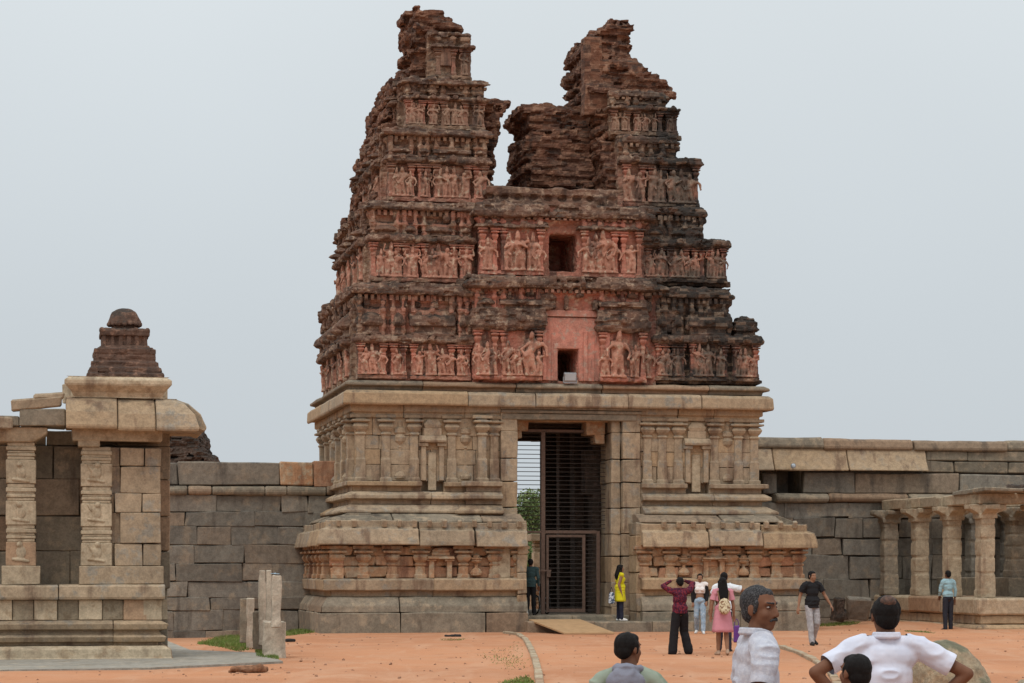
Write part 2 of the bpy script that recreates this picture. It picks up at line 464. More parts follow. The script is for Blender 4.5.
# sun behind the camera, to its left, high
sd = Vector((math.sin(SUN_AZ) * math.cos(SUN_EL), math.cos(SUN_AZ) * math.cos(SUN_EL), math.sin(SUN_EL)))
so.rotation_euler = sd.to_track_quat('Z', 'Y').to_euler()

cam = bpy.data.cameras.new('camera'); co = bpy.data.objects.new('camera', cam); COL.objects.link(co)
co.location = (0, 0, CH); co.rotation_euler = (math.pi / 2, 0, 0)
cam.sensor_width = 36; cam.lens = F * 36 / 1024; cam.shift_y = (HY - 341.5) / 1024; cam.clip_end = 2000
sc.camera = co
sc.view_settings.view_transform = 'Standard'; sc.view_settings.look = 'None'; sc.view_settings.exposure = 0.0
# ================================================================== the gateway tower
T = tag(empty('gateway_tower', (OX, OY, 0), TH), 'tall ruined gateway tower, pink stucco and brick with two broken horns over carved stone', 'gateway tower')


def part(name, mb, mat, bevel=0.0, par=None, erd=None, smooth=False, label=None, seg=1):
    me = mb.mesh(bevel=bevel, seg=seg) if isinstance(mb, MB) else mb
    if erd: erode(me, *erd)
    o = link(name, me, mat, par or T, smooth=smooth)
    if label: o['label'] = label
    return o


def densify(mb, maxlen=0.3, bevel=0.015):
    """bevelled block mesh cut up finely enough to be roughened"""
    me = mb.mesh(bevel=bevel)
    bm = bmesh.new(); bm.from_mesh(me)
    for _ in range(4):
        es = [e for e in bm.edges if e.calc_length() > maxlen]
        if not es: break
        bmesh.ops.subdivide_edges(bm, edges=es, cuts=1, use_grid_fill=True)
    bm.to_mesh(me); bm.free()
    return me


def stonepart(name, mb, mat, amp=0.02, freq=1.7, maxlen=0.3, bevel=0.018, par=None, label=None):
    me = densify(mb, maxlen, bevel); erode(me, amp, freq, 3, seed=len(mb.v) % 97)
    o = link(name, me, mat, par or T)
    if label: o['label'] = label
    return o


# ---- stone base: levels
vF, vP, vE, vW = -1.25, -0.95, -1.35, 0.0
PL0, PL1 = U(330, vP), U(525, vP)           # left plinth wall
PR0, PR1 = U(640, vP), U(800, vP)
BK = 8.5
w_f1, w_f2 = W(613, 430, vF), W(597, 430, vF)
w_m0, w_m1 = W(591, 430, vP), W(578, 430, vP)
w_e0, w_e1, w_e2 = W(546, 430, vE), W(529, 430, vE), W(522, 430, vE)
w_s = W(513, 430, -0.5)
UL, UR = U(355, 0), U(757, 0)
JL0, JL1 = U(500, 0), U(517, 0)             # left gate pier
JR0, JR1 = U(612, 0), U(640, 0)
w_b = w_s
w_c0, w_c1, w_c2, w_c3 = W(405, 430, -.3), W(391, 430, -.3), W(387, 430, -.3), W(381, 430, -.3)
w_lint0, w_lint1 = W(420, 560, 0), W(405, 560, 0)

foot = [(-0.5, -0.5), (0.0, -0.5), (0.0, w_f1), (-0.02, w_f1 + .01), (-0.5, w_f1 + .01)]
foot2 = [(-0.5, w_f1 + .015), (-0.03, w_f1 + .015), (-0.05, w_f1 + .2), (-0.22, w_f2), (-0.5, w_f2)]
mo = [(-0.4, w_f2 + .005), (-0.02, w_f2 + .005), (-0.02, w_m0), (0.2, w_m0 + .03), (0.22, w_m1 - .04), (0.1, w_m1), (-0.4, w_m1)]
eave = [(-0.5, w_e0 + .02), (0.28, w_e0 + .05), (0.38, w_e0 - .02), (0.42, w_e0), (0.41, w_e0 + .1), (0.32, w_e1 - .05), (0.16, w_e1), (0.16, w_e2), (0.02, w_e2), (-0.5, w_e2 + .05)]
for (a, b, ma, mb_, nm) in ((PL0, PL1, 1, 0, 'left'), (PR0, PR1, 0, 1, 'right')):
    m = MB(); off = vP - vF + 0.02
    fa, fb = a - (off if ma else 0), b + (off if mb_ else 0.04)
    sd_, fu, pu = ('L', fa, a) if ma else ('R', fb, b)
    m.stones(fa, fb, vF, foot, 'F', 0, 0, (1.6, 3.0)); m.stones(vF + .5, BK, fu, foot, sd_, 0, 0, (1.6, 3.0))
    m.stones(fa, fb, vF, foot2, 'F', ma, mb_, (1.6, 3.0)) ; m.stones(vF, BK, fu, foot2, sd_, 1, 0, (1.6, 3.0))
    stonepart('footing', m, M['footing'], 0.03)
    m = MB()
    m.stones(a, b, vP, mo, 'F', ma, mb_, (1.5, 3)); m.stones(vP, BK, pu, mo, sd_, 1, 0, (1.5, 3))
    stonepart('base_moulding', m, M['sandy'], 0.03)
    m = MB()
    hs = [(w_e0 - w_m1) * q for q in (0.36, 0.33, 0.31)]
    m.box(min(a, b) + .25, max(a, b) - .02, vP + .2, BK, w_m1 - .3, w_e0 + .1)
    m.blocks(a, b, vP, vP + .4, w_m1, hs, (0.5, 1.3), gap=.022, j=0.032, jf=0.05)
    m.blocks(vP + .4, BK, pu + (0 if ma else -.4), pu + (.4 if ma else 0), w_m1, hs, (0.6, 1.4), j=0.022, side='L' if ma else 'R')
    stonepart('plinth_wall', m, M['rusty'], 0.06, 2.8, 0.17, 0.025)
    m = MB()
    m.stones(a, b, vP, eave, 'F', ma, mb_, (1.1, 2.6), 0.035, 0.07, 0.05); m.stones(vP, BK, pu, eave, sd_, 1, 0, (1.6, 2.6), 0.03, 0.03, 0.02)
    # small raised knobs along the eave's upper edge
    n_ = int((b - a) / 0.42)
    for i in range(n_):
        if random.random() < 0.8:
            uu = a + (i + .5) * (b - a) / n_
            m.obox((uu, vP - 0.2, w_e2 - 0.03), (0.13, 0.14, 0.19), (0.3, 0, 0), 0.012)
    stonepart('eave', m, M['sandy'], 0.03)
    # sloping roof slabs up to the upper mouldings
    m = MB()
    sl_ = [(-1.2, w_e2 - .1), (0.0, w_e2 + .02), (-0.05, w_e2 + .1), (-.55, w_s), (-1.2, w_s)]
    m.stones(a, b if ma else b - .6, vP, sl_, 'F', ma, 0, (0.9, 2.6), 0.03, 0.06, 0.03); m.stones(vP + .4, BK, pu, sl_, sd_, 0, 0, (1.2, 2.6), 0.02, 0.04, 0.02)
    stonepart('roof_slab', m, M['footing'], 0.03)


# pilasters: two shared shapes, square in plan
def pil_mesh(h, r, cap, kind=0):
    m = MB(); c0 = h - cap
    s_ = [(r * 1.25, r * 1.25, 0), (r * 1.25, r * 1.25, .1), (r, r, .12), (r, r, h * .33), (r * .86, r * .86, h * .36), (r * .86, r * .86, c0 - .12), (r * 1.12, r * 1.12, c0 - .1), (r * 1.12, r * 1.12, c0 - .06), (r * .8, r * .8, c0 - .03)]
    s_ += [(r * 1.3, r * 1.3, c0 + cap * .10), (r * 1.6, r * 1.6, c0 + cap * .28), (r * 1.3, r * 1.3, c0 + cap * .44), (r * .9, r * .9, c0 + cap * .5), (r * 1.9, r * 1.9, c0 + cap * .56), (r * 1.9, r * 1.9, c0 + cap * .68), (r, r, c0 + cap * .7), (r * 1.05, r * 1.05, c0 + cap * .8)]
    m.loft(s_)
    m.box(-r * 2.1, r * 2.1, -r * 1.3, r, c0 + cap * .80, h)          # bracket
    me = m.mesh(bevel=0.012); erode(me, 0.012, 5, 2, 3)
    return me


def pot_mesh(h, r):
    """hanging pot-and-stalk niche motif"""
    m = MB()
    m.loft([(r * .5, r * .5, 0), (r * 1.7, r * 1.4, .03), (r * 1.9, r * 1.5, .10), (r * 1.2, r * 1.1, .2), (r * .55, r * .5, .24), (r * .55, r * .5, h * .52), (r * .9, r * .8, h * .54), (r * .5, r * .5, h * .57),
            (r * 1.6, r * 1.4, h * .64), (r * 1.9, r * 1.6, h * .70), (r * 1.3, r * 1.2, h * .76), (r * 2.0, r * 1.6, h * .78), (r * 2.0, r * 1.6, h * .85), (r * 1.1, r, h * .87), (r * 1.0, r, h * .96), (r * .3, r * .3, h)], n=10, rot=0)
    me = m.mesh(bevel=0.0); erode(me, 0.012, 6, 2, 5)
    return me


def pots(mesh, mat, lst, v, w, nm):
    for u_ in lst:
        o = bpy.data.objects.new(nm, mesh); COL.objects.link(o); o.parent = T; o.location = (u_, v, w)


ph = w_e0 - w_m1 + 0.02
pm = pil_mesh(ph, 0.135, 0.44); pm.materials.append(M['rusty'])
pots(pm, None, [U(p, vP) for p in (337, 363, 392, 420, 463, 494, 519)] + [U(p, vP) for p in (644, 670, 697, 730, 754, 776, 798)], vP + 0.09, w_m1 - .01, 'pilaster')
for i in range(5):       # left flank of the plinth
    o = bpy.data.objects.new('pilaster', pm); COL.objects.link(o); o.parent = T; o.location = (PL0 - .05, vP + .35 + i * 1.05, w_m1 - .01); o.rotation_euler = (0, 0, -math.pi / 2)
pt = pot_mesh(ph - .3, 0.09); pt.materials.append(M['rusty'])
pots(pt, None, [U(p, vP) for p in (476, 683.5, 743)], vP - .03, w_m1 + .05, 'carved_pot')


def shrine(u0, u1, v, w0, w1, mat, open_=True):
    """small false shrine with its own frame, cornice and recessed panel"""
    m = MB(); c = (u0 + u1) / 2; h = w1 - w0
    for q in (u0, u1): m.box(q - .07, q + .07, v - .13, v + .1, w0, w0 + h * .62)
    for q in (u0, u1): m.box(q - .13, q + .13, v - .17, v + .1, w0 + h * .56, w0 + h * .62)
    m.run(u0 - .12, u1 + .12, v - .1, [(-.1, w0 + h * .62), (.12, w0 + h * .62), (.14, w0 + h * .66), (.04, w0 + h * .74), (-.1, w0 + h * .74)], 'F', 0, 0)
    m.box(u0 + .0, u1 - .0, v - .12, v + .1, w0 + h * .74, w0 + h * .86)
    m.loft([((u1 - u0) * .42, .12, w0 + h * .86), ((u1 - u0) * .5, .14, w0 + h * .92), ((u1 - u0) * .3, .1, w1)], c=(c, v))
    me = m.mesh(bevel=0.012); erode(me, 0.012, 4, 2, 8)
    return link('carved_niche', me, mat, T)


shrine(U(431, vP), U(449, vP), vP, w_m1, w_e0 - .05, M['rusty']); shrine(U(705, vP), U(721, vP), vP, w_m1, w_e0 - .05, M['rusty'])
m = MB(); m.box(U(501, vP) - .26, U(501, vP) + .26, vP - .05, vP + .1, w_m1, w_m1 + .95)
part('pale_panel', m, M['cream'], 0.02, label='pale carved panel on the rust stained plinth')

# ---- upper stone storey
pad = [(-.5, w_b - .05), (.30, w_b - .05), (.50, w_b + .0), (.50, w_b + .07), (.2, w_b + .24), (-.5, w_b + .24)]
md = [(-.5, w_b + .24), (.12, w_b + .24), (.12, w_b + .36), (.34, w_b + .40), (.34, w_b + .50), (.16, w_b + .60), (-.5, w_b + .6)]
up_ = [(-.5, w_b + .60), (.10, w_b + .60), (.10, w_b + .74), (.27, w_b + .76), (.27, w_b + .88), (.0, w_b + .90), (-.5, w_b + .9)]
w_w0 = w_b + .9; w_w1 = W(418, 430, 0)
for (a, b, ma, mb_) in ((UL, JL0, 1, 0), (JR1, UR, 0, 1)):
    sd_, pu = ('L', a) if ma else ('R', b)
    for q, (nm, pf) in enumerate((('lotus_moulding', pad), ('middle_moulding', md), ('upper_moulding', up_))):
        m = MB()
        if q == 2:
            n0, n1 = (U(426), U(438)) if ma else (U(690), U(703))
            m.stones(a, n0 - .15, 0, pf, 'F', ma, 0, (1.5, 3)); m.stones(n1 + .15, b, 0, pf, 'F', 0, mb_, (1.5, 3))
        else: m.stones(a, b, 0, pf, 'F', ma, mb_, (1.8, 3.2))
        if ma:   # the bay beside the gate stands a little forward
            m.stones(U(468), b, -.14, pf, 'F', 1, 0, (1, 2))
        m.stones(0, BK, pu, pf, sd_, 1, 0, (1.5, 3))
        stonepart(nm, m, M['sandy'], 0.018, bevel=0.014)
    m = MB()
    hh = w_w1 - w_w0; hs = [hh * q for q in (.26, .24, .22, .28)]
    m.box(a + .25, b - .2, .25, BK - .02, 0, w_c1)
    m.blocks(a, b, 0, .4, w_w0, hs, (0.7, 1.5), gap=.01, j=.008, jf=.012)
    m.blocks(.4, BK, pu + (0 if ma else -.4), pu + (.4 if ma else 0), w_w0, hs, (0.8, 1.6), side='L' if ma else 'R', gap=.01, j=.008, jf=.012)
    stonepart('wall', m, M['sandy'], 0.015, 2.5, 0.3, 0.01)
    m = MB()
    ar = [(-.4, w_w1), (.06, w_w1), (.06, w_w1 + .14), (.14, w_w1 + .16), (.14, w_c0 + .02), (-.4, w_c0 + .02)]
    m.stones(a, b, 0, ar, 'F', ma, mb_, (1, 2)); m.stones(0, BK, pu, ar, sd_, 1, 0, (1, 2))
    stonepart('architrave', m, M['sandy'], 0.015)

m = MB()    # main stone cornice right across, and the thin ledge above it
cor = [(-.6, w_c0), (.24, w_c0 + .02), (.36, w_c0 - .03), (.40, w_c0 + .02), (.38, w_c1 - .08), (.28, w_c1), (-.6, w_c1)]
m.stones(UL, UR, 0, cor, 'F', 1, 1, (1.6, 3.2), .015, .012, .012); m.stones(0, BK, UL, cor, 'L', 1, 0, (1.6, 3)); m.stones(0, BK, UR, cor, 'R', 1, 0, (1.6, 3))
stonepart('stone_cornice', m, M['sandy'], 0.02, 1.6)
m = MB()
led = [(-.9, w_c1 + .01), (.12, w_c1 + .01), (.14, w_c2), (.30, w_c2 + .03), (.30, w_c3 - .06), (.18, w_c3), (-.9, w_c3)]
m.stones(UL, UR, 0, led, 'F', 1, 1, (1.6, 3.2), .02, .012, .012); m.stones(0, BK, UL, led, 'L', 1, 0, (1.6, 3)); m.stones(0, BK, UR, led, 'R', 1, 0, (1.6, 3))
m.box(UL + .3, UR - .3, .3, BK, w_c0 + .1, w_c3)
stonepart('ledge', m, M['footing'], 0.025, 1.6)

uh = w_w1 - w_w0 + .1
um = pil_mesh(uh, 0.135, 0.46); um.materials.append(M['sandy'])
pots(um, None, [U(p) for p in (360.5, 385.6, 414, 451.5, 494)] + [U(p) for p in (647, 662, 678, 714, 738, 754)], .075, w_w0 - .02, 'pilaster')
o = bpy.data.objects.new('pilaster', um); COL.objects.link(o); o.parent = T; o.location = (U(481), -.10, w_w0 - .02)
for i in range(6):
    o = bpy.data.objects.new('pilaster', um); COL.objects.link(o); o.parent = T; o.location = (UL - .06, .4 + i * 1.3, w_w0 - .02); o.rotation_euler = (0, 0, -math.pi / 2)
upot = pot_mesh(uh - .2, 0.095); upot.materials.append(M['sandy'])
pots(upot, None, [U(p) for p in (400, 465.5, 727.6)], .06, w_w0 + .05, 'carved_pot')
for i in range(2):
    o = bpy.data.objects.new('carved_pot', upot); COL.objects.link(o); o.parent = T; o.location = (UL - .05, 1.05 + i * 2.6, w_w0 + .05)
for (p0, p1) in ((423, 441), (687, 705)):
    a, b = U(p0), U(p1)
    shrine(a, b, 0, w_w0 + .02, w_w1 - .05, M['sandy'])
    m = MB(); m.box(a + .14, b - .14, -.035, .05, w_w0 - .25, w_w0 + .82)
    part('pale_panel', m, M['cream'], 0.012)

# ---- gate piers, lintel, passage
m = MB()
hp = [.62, .66, .7, .6, .7, .68, .62, .72, .6]
sc_ = (w_lint0 + .3) / sum(hp); hp = [q * sc_ for q in hp]
m.blocks(JL0, JL1, -.12, 1.2, 0, hp, (2, 3), j=.012, jf=.015)
m.blocks(PL1 - .25, U(527, -1.1), -1.12, -.1, 0, [.55, .5, .6, .5, .55, .4], (2, 3), j=.02, jf=.03)
stonepart('gate_pier', m, M['sandy'], 0.03, 2); m = MB()
m.blocks(JR0 + .28, JR1, -.12, 1.2, 0, hp, (2, 3), j=.012, jf=.015)
m.blocks(JR0, JR0 + .28, .1, 1.4, 0, hp, (2, 3), j=.015, jf=.03)
m.blocks(U(638, -1.0) - .05, PR0 + .15, -1.0, -.1, 0, [.55, .5, .6, .5, .55, .35], (2, 3), j=.02, jf=.03)
stonepart('gate_pier', m, M['sandy'], 0.03, 2)
m = MB()
l0, l1 = U(499), U(646)
for q, (o_, a_, b_) in enumerate(((.13, w_lint0, w_lint0 + .16), (.18, w_lint0 + .165, w_lint0 + .27), (.24, w_lint0 + .275, w_c0 + .01))):
    m.box(l0 + .03 * (2 - q), l1 - .3 + .15 * q, -o_, 1.5, a_, b_, .01)
stonepart('lintel', m, M['footing'], 0.02, 1.2)
m = MB()          # passage side walls and roof beams
pl, pr = JL1 + .02, JR0 + .12
hs = [.75] * 8
m.blocks(1.4, BK - .3, pr, pr + .5, 0, hs, (.8, 1.6), side='L', jf=.03)
m.blocks(1.2, BK - .3, pl - .9, pl - .4, 0, hs, (.8, 1.6), side='R', jf=.03)
m.box(pl - .9, pr + .5, 1.0, BK - .05, w_lint0 + .35, w_c1)
for v_ in (1.7, 3.3, 5.0, 6.6): m.box(pl - .9, pr + .5, v_, v_ + .5, w_lint0 + .02, w_lint0 + .4, .02)
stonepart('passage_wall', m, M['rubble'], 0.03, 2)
m = MB()
# carved inner piers on the right side, corbels under the lintel, rear door frame
m.box(pr - .22, pr + .1, 1.9, 2.5, 0, w_lint0, .02); m.box(pr - .46, pr - .2, 1.9, 2.45, W(495, 596, 2.2), W(450, 596, 2.2), .02)
m.box(pr - .3, pr + .1, 3.9, 4.6, 0, w_lint0, .02)
m.box(pr - .32, pr + .1, 5.9, 6.4, 0, w_lint0, .02)
ub = U(541, 8.0)
stonepart('inner_pier', m, M['rubble'], 0.02, 2); m = MB()  # dark colour instead of rusty granite paints in the passage's shade
m.box(ub, pr + .3, 7.6, 8.2, 0, w_lint0 + .5, .015)
m.box(U(532, 8.0), ub + .05, 7.6, 8.2, W(446, 541, 8) + .15, w_lint0 + .5, .015); m.box(pl - 1.6, ub + .05, 7.6, 8.2, W(441, 541, 8), w_lint0 + .5, .015)
stonepart('rear_frame', m, M['rubble'], 0.02, 2); m = MB()  # same dark colour, interior shade put into the stone
m.box(pr - .75, pr - .2, .5, 1.1, w_lint0 - .38, w_lint0 + .02, .02); m.box(pr - .5, pr - .2, .5, 1.1, w_lint0 - .62, w_lint0 - .36, .02)
m.box(pl, pl + .42, .5, 1.1, w_lint0 - .3, w_lint0 + .02, .02); m.box(pl, pl + .22, .5, 1.1, w_lint0 - .5, w_lint0 - .28, .02)
m.box(pl - .4, pr + .1, .3, 1.2, w_lint0 - .02, w_lint0 + .1, .01)
stonepart('corbel', m, M['rusty'], 0.02, 2)
m = MB()          # steps and threshold
m.stones(U(527, -1.5), U(700, -1.5), -1.62, [(-2.4, -.4), (0, -.4), (0, .28), (-.03, .30), (-2.4, .30)], 'F', 0, 0, (1.4, 2.4))
m.stones(pl - .2, pr + .3, -.35, [(-2.0, .2), (0, .2), (0, .43), (-.03, .45), (-9.5, .45), (-9.5, .2)], 'F', 0, 0, (1.2, 2.0))
stonepart('gate_step', m, M['footing'], 0.015)

# ================================================================== brick and stucco tiers
FIGS = []


def figure_mesh(seed, arms=2, sway=0.05, halo=False, crown=0.16):
    r_ = random.Random(seed); m = MB(); s = sway * (1 if r_.random() < .5 else -1)
    hip = Vector((s, 0, .46)); ch = Vector((-s * .6, 0, .68)); hd = Vector((s * .3, -.01, .86))
    m.cap((-.07 + s * .3, 0, .02), hip + Vector((-.06, 0, -.02)), .045, .07); m.cap((.09 + s * .3, -.01, .02), hip + Vector((.06, 0, -.02)), .045, .07)
    m.ell(hip, (.12, .08, .09)); m.cap(hip, ch, .075, .085); m.ell(ch, (.13, .085, .09)); m.cap(ch, hd, .045, .045); m.ell(hd, (.065, .07, .08))
    m.cap(hd + Vector((0, 0, .05)), hd + Vector((0, 0, .05 + crown)), .06, .025)
    m.box(-.17, .17, -.06, .08, -.03, .03)
    for sg in (-1, 1):
        sh = ch + Vector((sg * .13, 0, .04))
        poses = [((sg * .25, -.04, .55), (sg * .17, -.09, .40)), ((sg * .24, -.03, .74), (sg * .2, -.06, .92)), ((sg * .2, -.08, .58), (sg * .05, -.12, .66)), ((sg * .27, 0, .60), (sg * .28, -.03, .44))]
        for a in range(arms // 2):
            e, w = poses[(r_.randrange(4) + a) % 4] if not (a == 1) else poses[1]
            m.cap(sh, e, .036, .032); m.cap(e, w, .032, .026); m.ell(w, .035)
    if halo: m.cap(hd + Vector((0, .05, .03)), hd + Vector((0, .08, .03)), .19, .19, 16, ends=False)
    m.box(-.16, .16, .03, .1, 0, .8)
    me = fuse(m, 0.022, 1); erode(me, .022, 7, 3, seed); me.materials.append(M['figure']); me.polygons.foreach_set('use_smooth', [True] * len(me.polygons))
    return me


FM = [figure_mesh(i, 4 if i in (1, 4, 7) else 2, (.02, .05, .08, .04, .0, .09, .1, .03, .06)[i], i == 4, (.16, .12, .08, .14, .18, .1, .05, .12, .0)[i]) for i in range(9)]


def fig(u, v, w, h, side='F', k=None, wide=1.0):
    o = bpy.data.objects.new('stucco_figure', FM[random.randrange(9) if k is None else k]); COL.objects.link(o); o.parent = T
    o.location = (u, v, w); o.scale = (h * random.uniform(.85, 1.2), h * random.uniform(.9, 1.15), h * random.uniform(.92, 1.04)); o.rotation_euler = (0, random.uniform(-.06, .06), random.uniform(-.2, .2))
    if side == 'L': o.rotation_euler = (0, 0, -math.pi / 2)


sp_m = pil_mesh(1.0, 0.085, 0.26); sp_m.materials.append(M['pinkwall'])
# miniature roofs
m = MB(); m.loft([(.5, .4, 0), (.5, .4, .1), (.40, .32, .12), (.38, .30, .35), (.52, .42, .38), (.60, .48, .48), (.58, .46, .62), (.48, .38, .78), (.3, .24, .92), (.1, .1, .97), (.1, .1, 1.04), (.02, .02, 1.1)], n=12, rot=0)
kuta = fuse(m, .035, 1); erode(kuta, .05, 5, 3, 4); kuta.materials.append(M['kapota'])
m = MB(); m.box(-.5, .5, -.4, .4, 0, .1); m.box(-.45, .45, -.32, .32, .1, .38)
n_ = 9
for i in range(n_):      # barrel vault
    a0, a1 = math.pi * i / n_, math.pi * (i + 1) / n_
    m.run(-.54, .54, 0, [(.45 * math.cos(a0), .38 + .5 * math.sin(a0) ** .7), (.45 * math.cos(a1), .38 + .5 * math.sin(a1) ** .7 if i < n_ - 1 else .38), (0, .38)], 'F')
m.box(-.54, .54, -.45, .45, .36, .44)
for q in (-.3, 0, .3): m.ell((q, 0, .95), .07)
m.cap((0, -.44, .6), (0, -.5, .6), .16, .13, ends=False)
shala = fuse(m, .035, 1); erode(shala, .05, 5, 3, 9); shala.materials.append(M['kapota'])


def brickwork(me, seed, amp=.05):
    """push single bricks in and out so that the broken faces read as masonry"""
    n = len(me.vertices); co = np.empty(n * 3); me.vertices.foreach_get('co', co); co = co.reshape(-1, 3)
    no = np.empty(n * 3); me.vertices.foreach_get('normal', no); no = no.reshape(-1, 3)
    q = co * np.array((3.4, 3.4, 10.5)) + fbm(co * 1.2, seed, 2)[:, None] * .8
    q[:, 0] += np.floor(q[:, 2]) % 2 * .5
    i = np.floor(q).astype(np.int64); h = _hash(i[:, 0], i[:, 1], i[:, 2], seed) - .5
    h = h + (_hash(i[:, 0], i[:, 1], i[:, 2], seed + 3) > .93) * -1.6
    co += no * (h * amp * 1.5)[:, None]; me.vertices.foreach_set('co', co.reshape(-1)); me.update()


def tier(ul, ur, vf, vb, bays, L, mwall='pinkwall', hole=None, figs=(), fh=None, flank=True, nfl=4, proj=.22, kap=.24, mitre=(1, 1), rough=.035, roofs=True, dent=True, ur2=None):
    """one storey: L = heights (base, figure top, small cornice top, roofs top, band top, big cornice top)"""
    b0, b1, b2, b3, b4, b5 = L
    m = MB(); uq = ur if ur2 is None else ur2
    if hole:
        h0, h1, g0, g1 = hole
        m.box(ul, h0, vf, vb, b0 - .1, b5); m.box(h1, ur, vf, vb, b0 - .1, b5); m.box(h0 - .02, h1 + .02, vf, vb, g1, b5)
        m.box(h0 - .02, h1 + .02, vf, vb, b0 - .1, g0); m.box(h0 - .02, h1 + .02, vf + 2.2, vb, g0 - .02, g1 + .02)
    else: m.box(ul, ur, vf, vb, b0 - .1, b2 + .05); m.box(ul, uq, vf, vb, b2, b5)
    m.run(ul, ur, vf, [(-.2, b0 - .1), (.12, b0 - .1), (.12, b0 + .06), (-.2, b0 + .08)], 'F', mitre[0], mitre[1]) if not hole else None
    cn = MB(); dm = MB()
    for (x0, x1) in bays:
        m.box(x0, x1, vf - proj + .05, vf + .1, b0, b3 if x1 < uq + .3 else b2)
        m.box(x0 - .03, x1 + .03, vf - proj - .08, vf + .1, b0 - .02, b0 + .12)
        pf = [(-.1, b1), (.08, b1), (.15, b1 + (b2 - b1) * .2), (.15, b1 + (b2 - b1) * .45), (.08, b2), (-.1, b2)]
        cn.run(x0, x1, vf - proj, pf, 'F', 1, 1)
        cn.run(vf - proj, vf + .1, x0, pf, 'L', 1, 0); cn.run(vf - proj, vf + .1, x1, pf, 'R', 1, 0)
        cc = (x0 + x1) / 2; cn.cap((cc, vf - proj - .18, (b1 + b2) / 2 + .02), (cc, vf - proj - .26, (b1 + b2) / 2 + .02), .11, .08, 10, ends=False)
        for q in (x0 + .07, x1 - .07):
            o = bpy.data.objects.new('stucco_pilaster', sp_m); COL.objects.link(o); o.parent = T; o.location = (q, vf - proj + .03, b0 + .1)
            hh = b1 - b0 - .1; o.scale = (.75, .9, hh)
        if roofs and x1 < uq + .3:
            wd_ = x1 - x0; o = bpy.data.objects.new('miniature_roof', shala if wd_ > 1.0 else kuta); COL.objects.link(o); o.parent = T
            o.location = (cc, vf - proj + .22, b2 - .02); o.scale = (wd_ * .98, .75, (b3 - b2) * (1.0 if wd_ > 1 else .95))
    pk = [(-.3, b4), (.02, b4), (kap, b4 + (b5 - b4) * .08), (kap + .03, b4 + (b5 - b4) * .22), (kap * .8, b4 + (b5 - b4) * .5), (.03, b4 + (b5 - b4) * .58), (.03, b4 + (b5 - b4) * .74), (kap * .5, b4 + (b5 - b4) * .78), (kap * .5, b5), (-.3, b5)]
    cn.run(ul, uq, vf, pk, 'F', mitre[0], mitre[1])
    bd = [(-.2, b3), (.06, b3), (.06, b3 + (b4 - b3) * .5), (.14, b3 + (b4 - b3) * .55), (.14, b4), (-.2, b4)]
    m.run(ul, uq, vf, bd, 'F', mitre[0], mitre[1])
    sides = []
    if flank: sides.append(('L', ul))
    if mitre[1]: sides.append(('R', uq))
    for sd_, pu in sides:
        cn.run(vf, vb, pu, pk, sd_, 1, 0); m.run(vf, vb, pu, bd, sd_, 1, 0)
        sg = -1 if sd_ == 'L' else 1
        st = (vb - vf) / (nfl * 2 + 1)
        for i in range(nfl):
            v0 = vf + st * (1.2 + 2 * i) - .3; v1 = v0 + st * 1.25
            proj_ = proj if sd_ == 'L' else .06
            m.box(pu + sg * (proj_ - .05), pu - sg * .1, v0, v1, b0, b3)
            pf = [(-.1, b1), (.12, b1), (.2, b1 + (b2 - b1) * .3), (.1, b2), (-.1, b2)]
            cn.run(v0, v1, pu + sg * proj_, pf, sd_, 0, 0)
            o = bpy.data.objects.new('miniature_roof', kuta); COL.objects.link(o); o.parent = T; o.location = (pu + sg * (proj_ - .2), (v0 + v1) / 2, b2 - .02); o.scale = (.8, v1 - v0, (b3 - b2) * .95)
            if sd_ == 'L': fig(pu - proj, (v0 + v1) / 2, b0 + .15, (b1 - b0 - .1) * .95, 'L')
    # niche heads, stubs and horseshoe bosses that break up the bands
    rc = random.Random(int(abs(ul) * 100) + 1)
    for (z0_, z1_, dd) in ((b2, b3, .16), (b3, b4, .14), (b4 + (b5 - b4) * .1, b5, kap + .02)):
        x = ul + .1
        while x < uq - .1:
            if not (hole and h0 - .2 < x < h1 + .1 and z0_ < g1 + .3) and rc.random() < .8:
                wq = rc.uniform(.10, .26); t0, t1 = rc.uniform(0, .25), rc.uniform(.7, 1.15); d_ = dd + rc.uniform(-.02, .10)
                cn.box(x, x + wq, vf - d_, vf + .1, z0_ + (z1_ - z0_) * t0, z0_ + (z1_ - z0_) * t1)
                if rc.random() < .5: cn.ell((x + wq / 2, vf - d_, z0_ + (z1_ - z0_) * .5), (wq * .6, .06, (z1_ - z0_) * .36))
            x += rc.uniform(.25, .6)
        if flank:
            x = vf + .2
            while x < vb - .2:
                if rc.random() < .8: cn.box(ul - dd - rc.uniform(-.02, .1), ul + .1, x, x + rc.uniform(.12, .3), z0_ + (z1_ - z0_) * rc.uniform(0, .2), z0_ + (z1_ - z0_) * rc.uniform(.7, 1.1))
                x += rc.uniform(.3, .6)
    for (x0, x1) in bays:      # tall engaged shafts carry each bay up through the bands
        if x1 < uq + .1:
            for q in (x0 + .06, (x0 + x1) / 2 if x1 - x0 > 1 else x1 - .08, x1 - .08):
                m.box(q - .05, q + .05, vf - proj - .02, vf, b2 - .05, b4 + .05); m.box(q - .08, q + .08, vf - proj - .06, vf, b3 - .06, b3 + .02)
    for (x0, x1) in bays:      # the big cornice steps forward over every bay
        if x1 < uq + .1: cn.run(x0, x1, vf - proj * .8, [(-.3, b4), (kap * .75, b4 + .02), (kap * .85, b4 + (b5 - b4) * .35), (kap * .5, b5 - .06), (-.3, b5 + .03)], 'F', 1, 1)
    if dent:
        x = ul - .05
        while x < uq:
            dm.box(x, x + .09, vf - .24, vf - .05, b3 + (b4 - b3) * .62, b4 + .015); x += .175
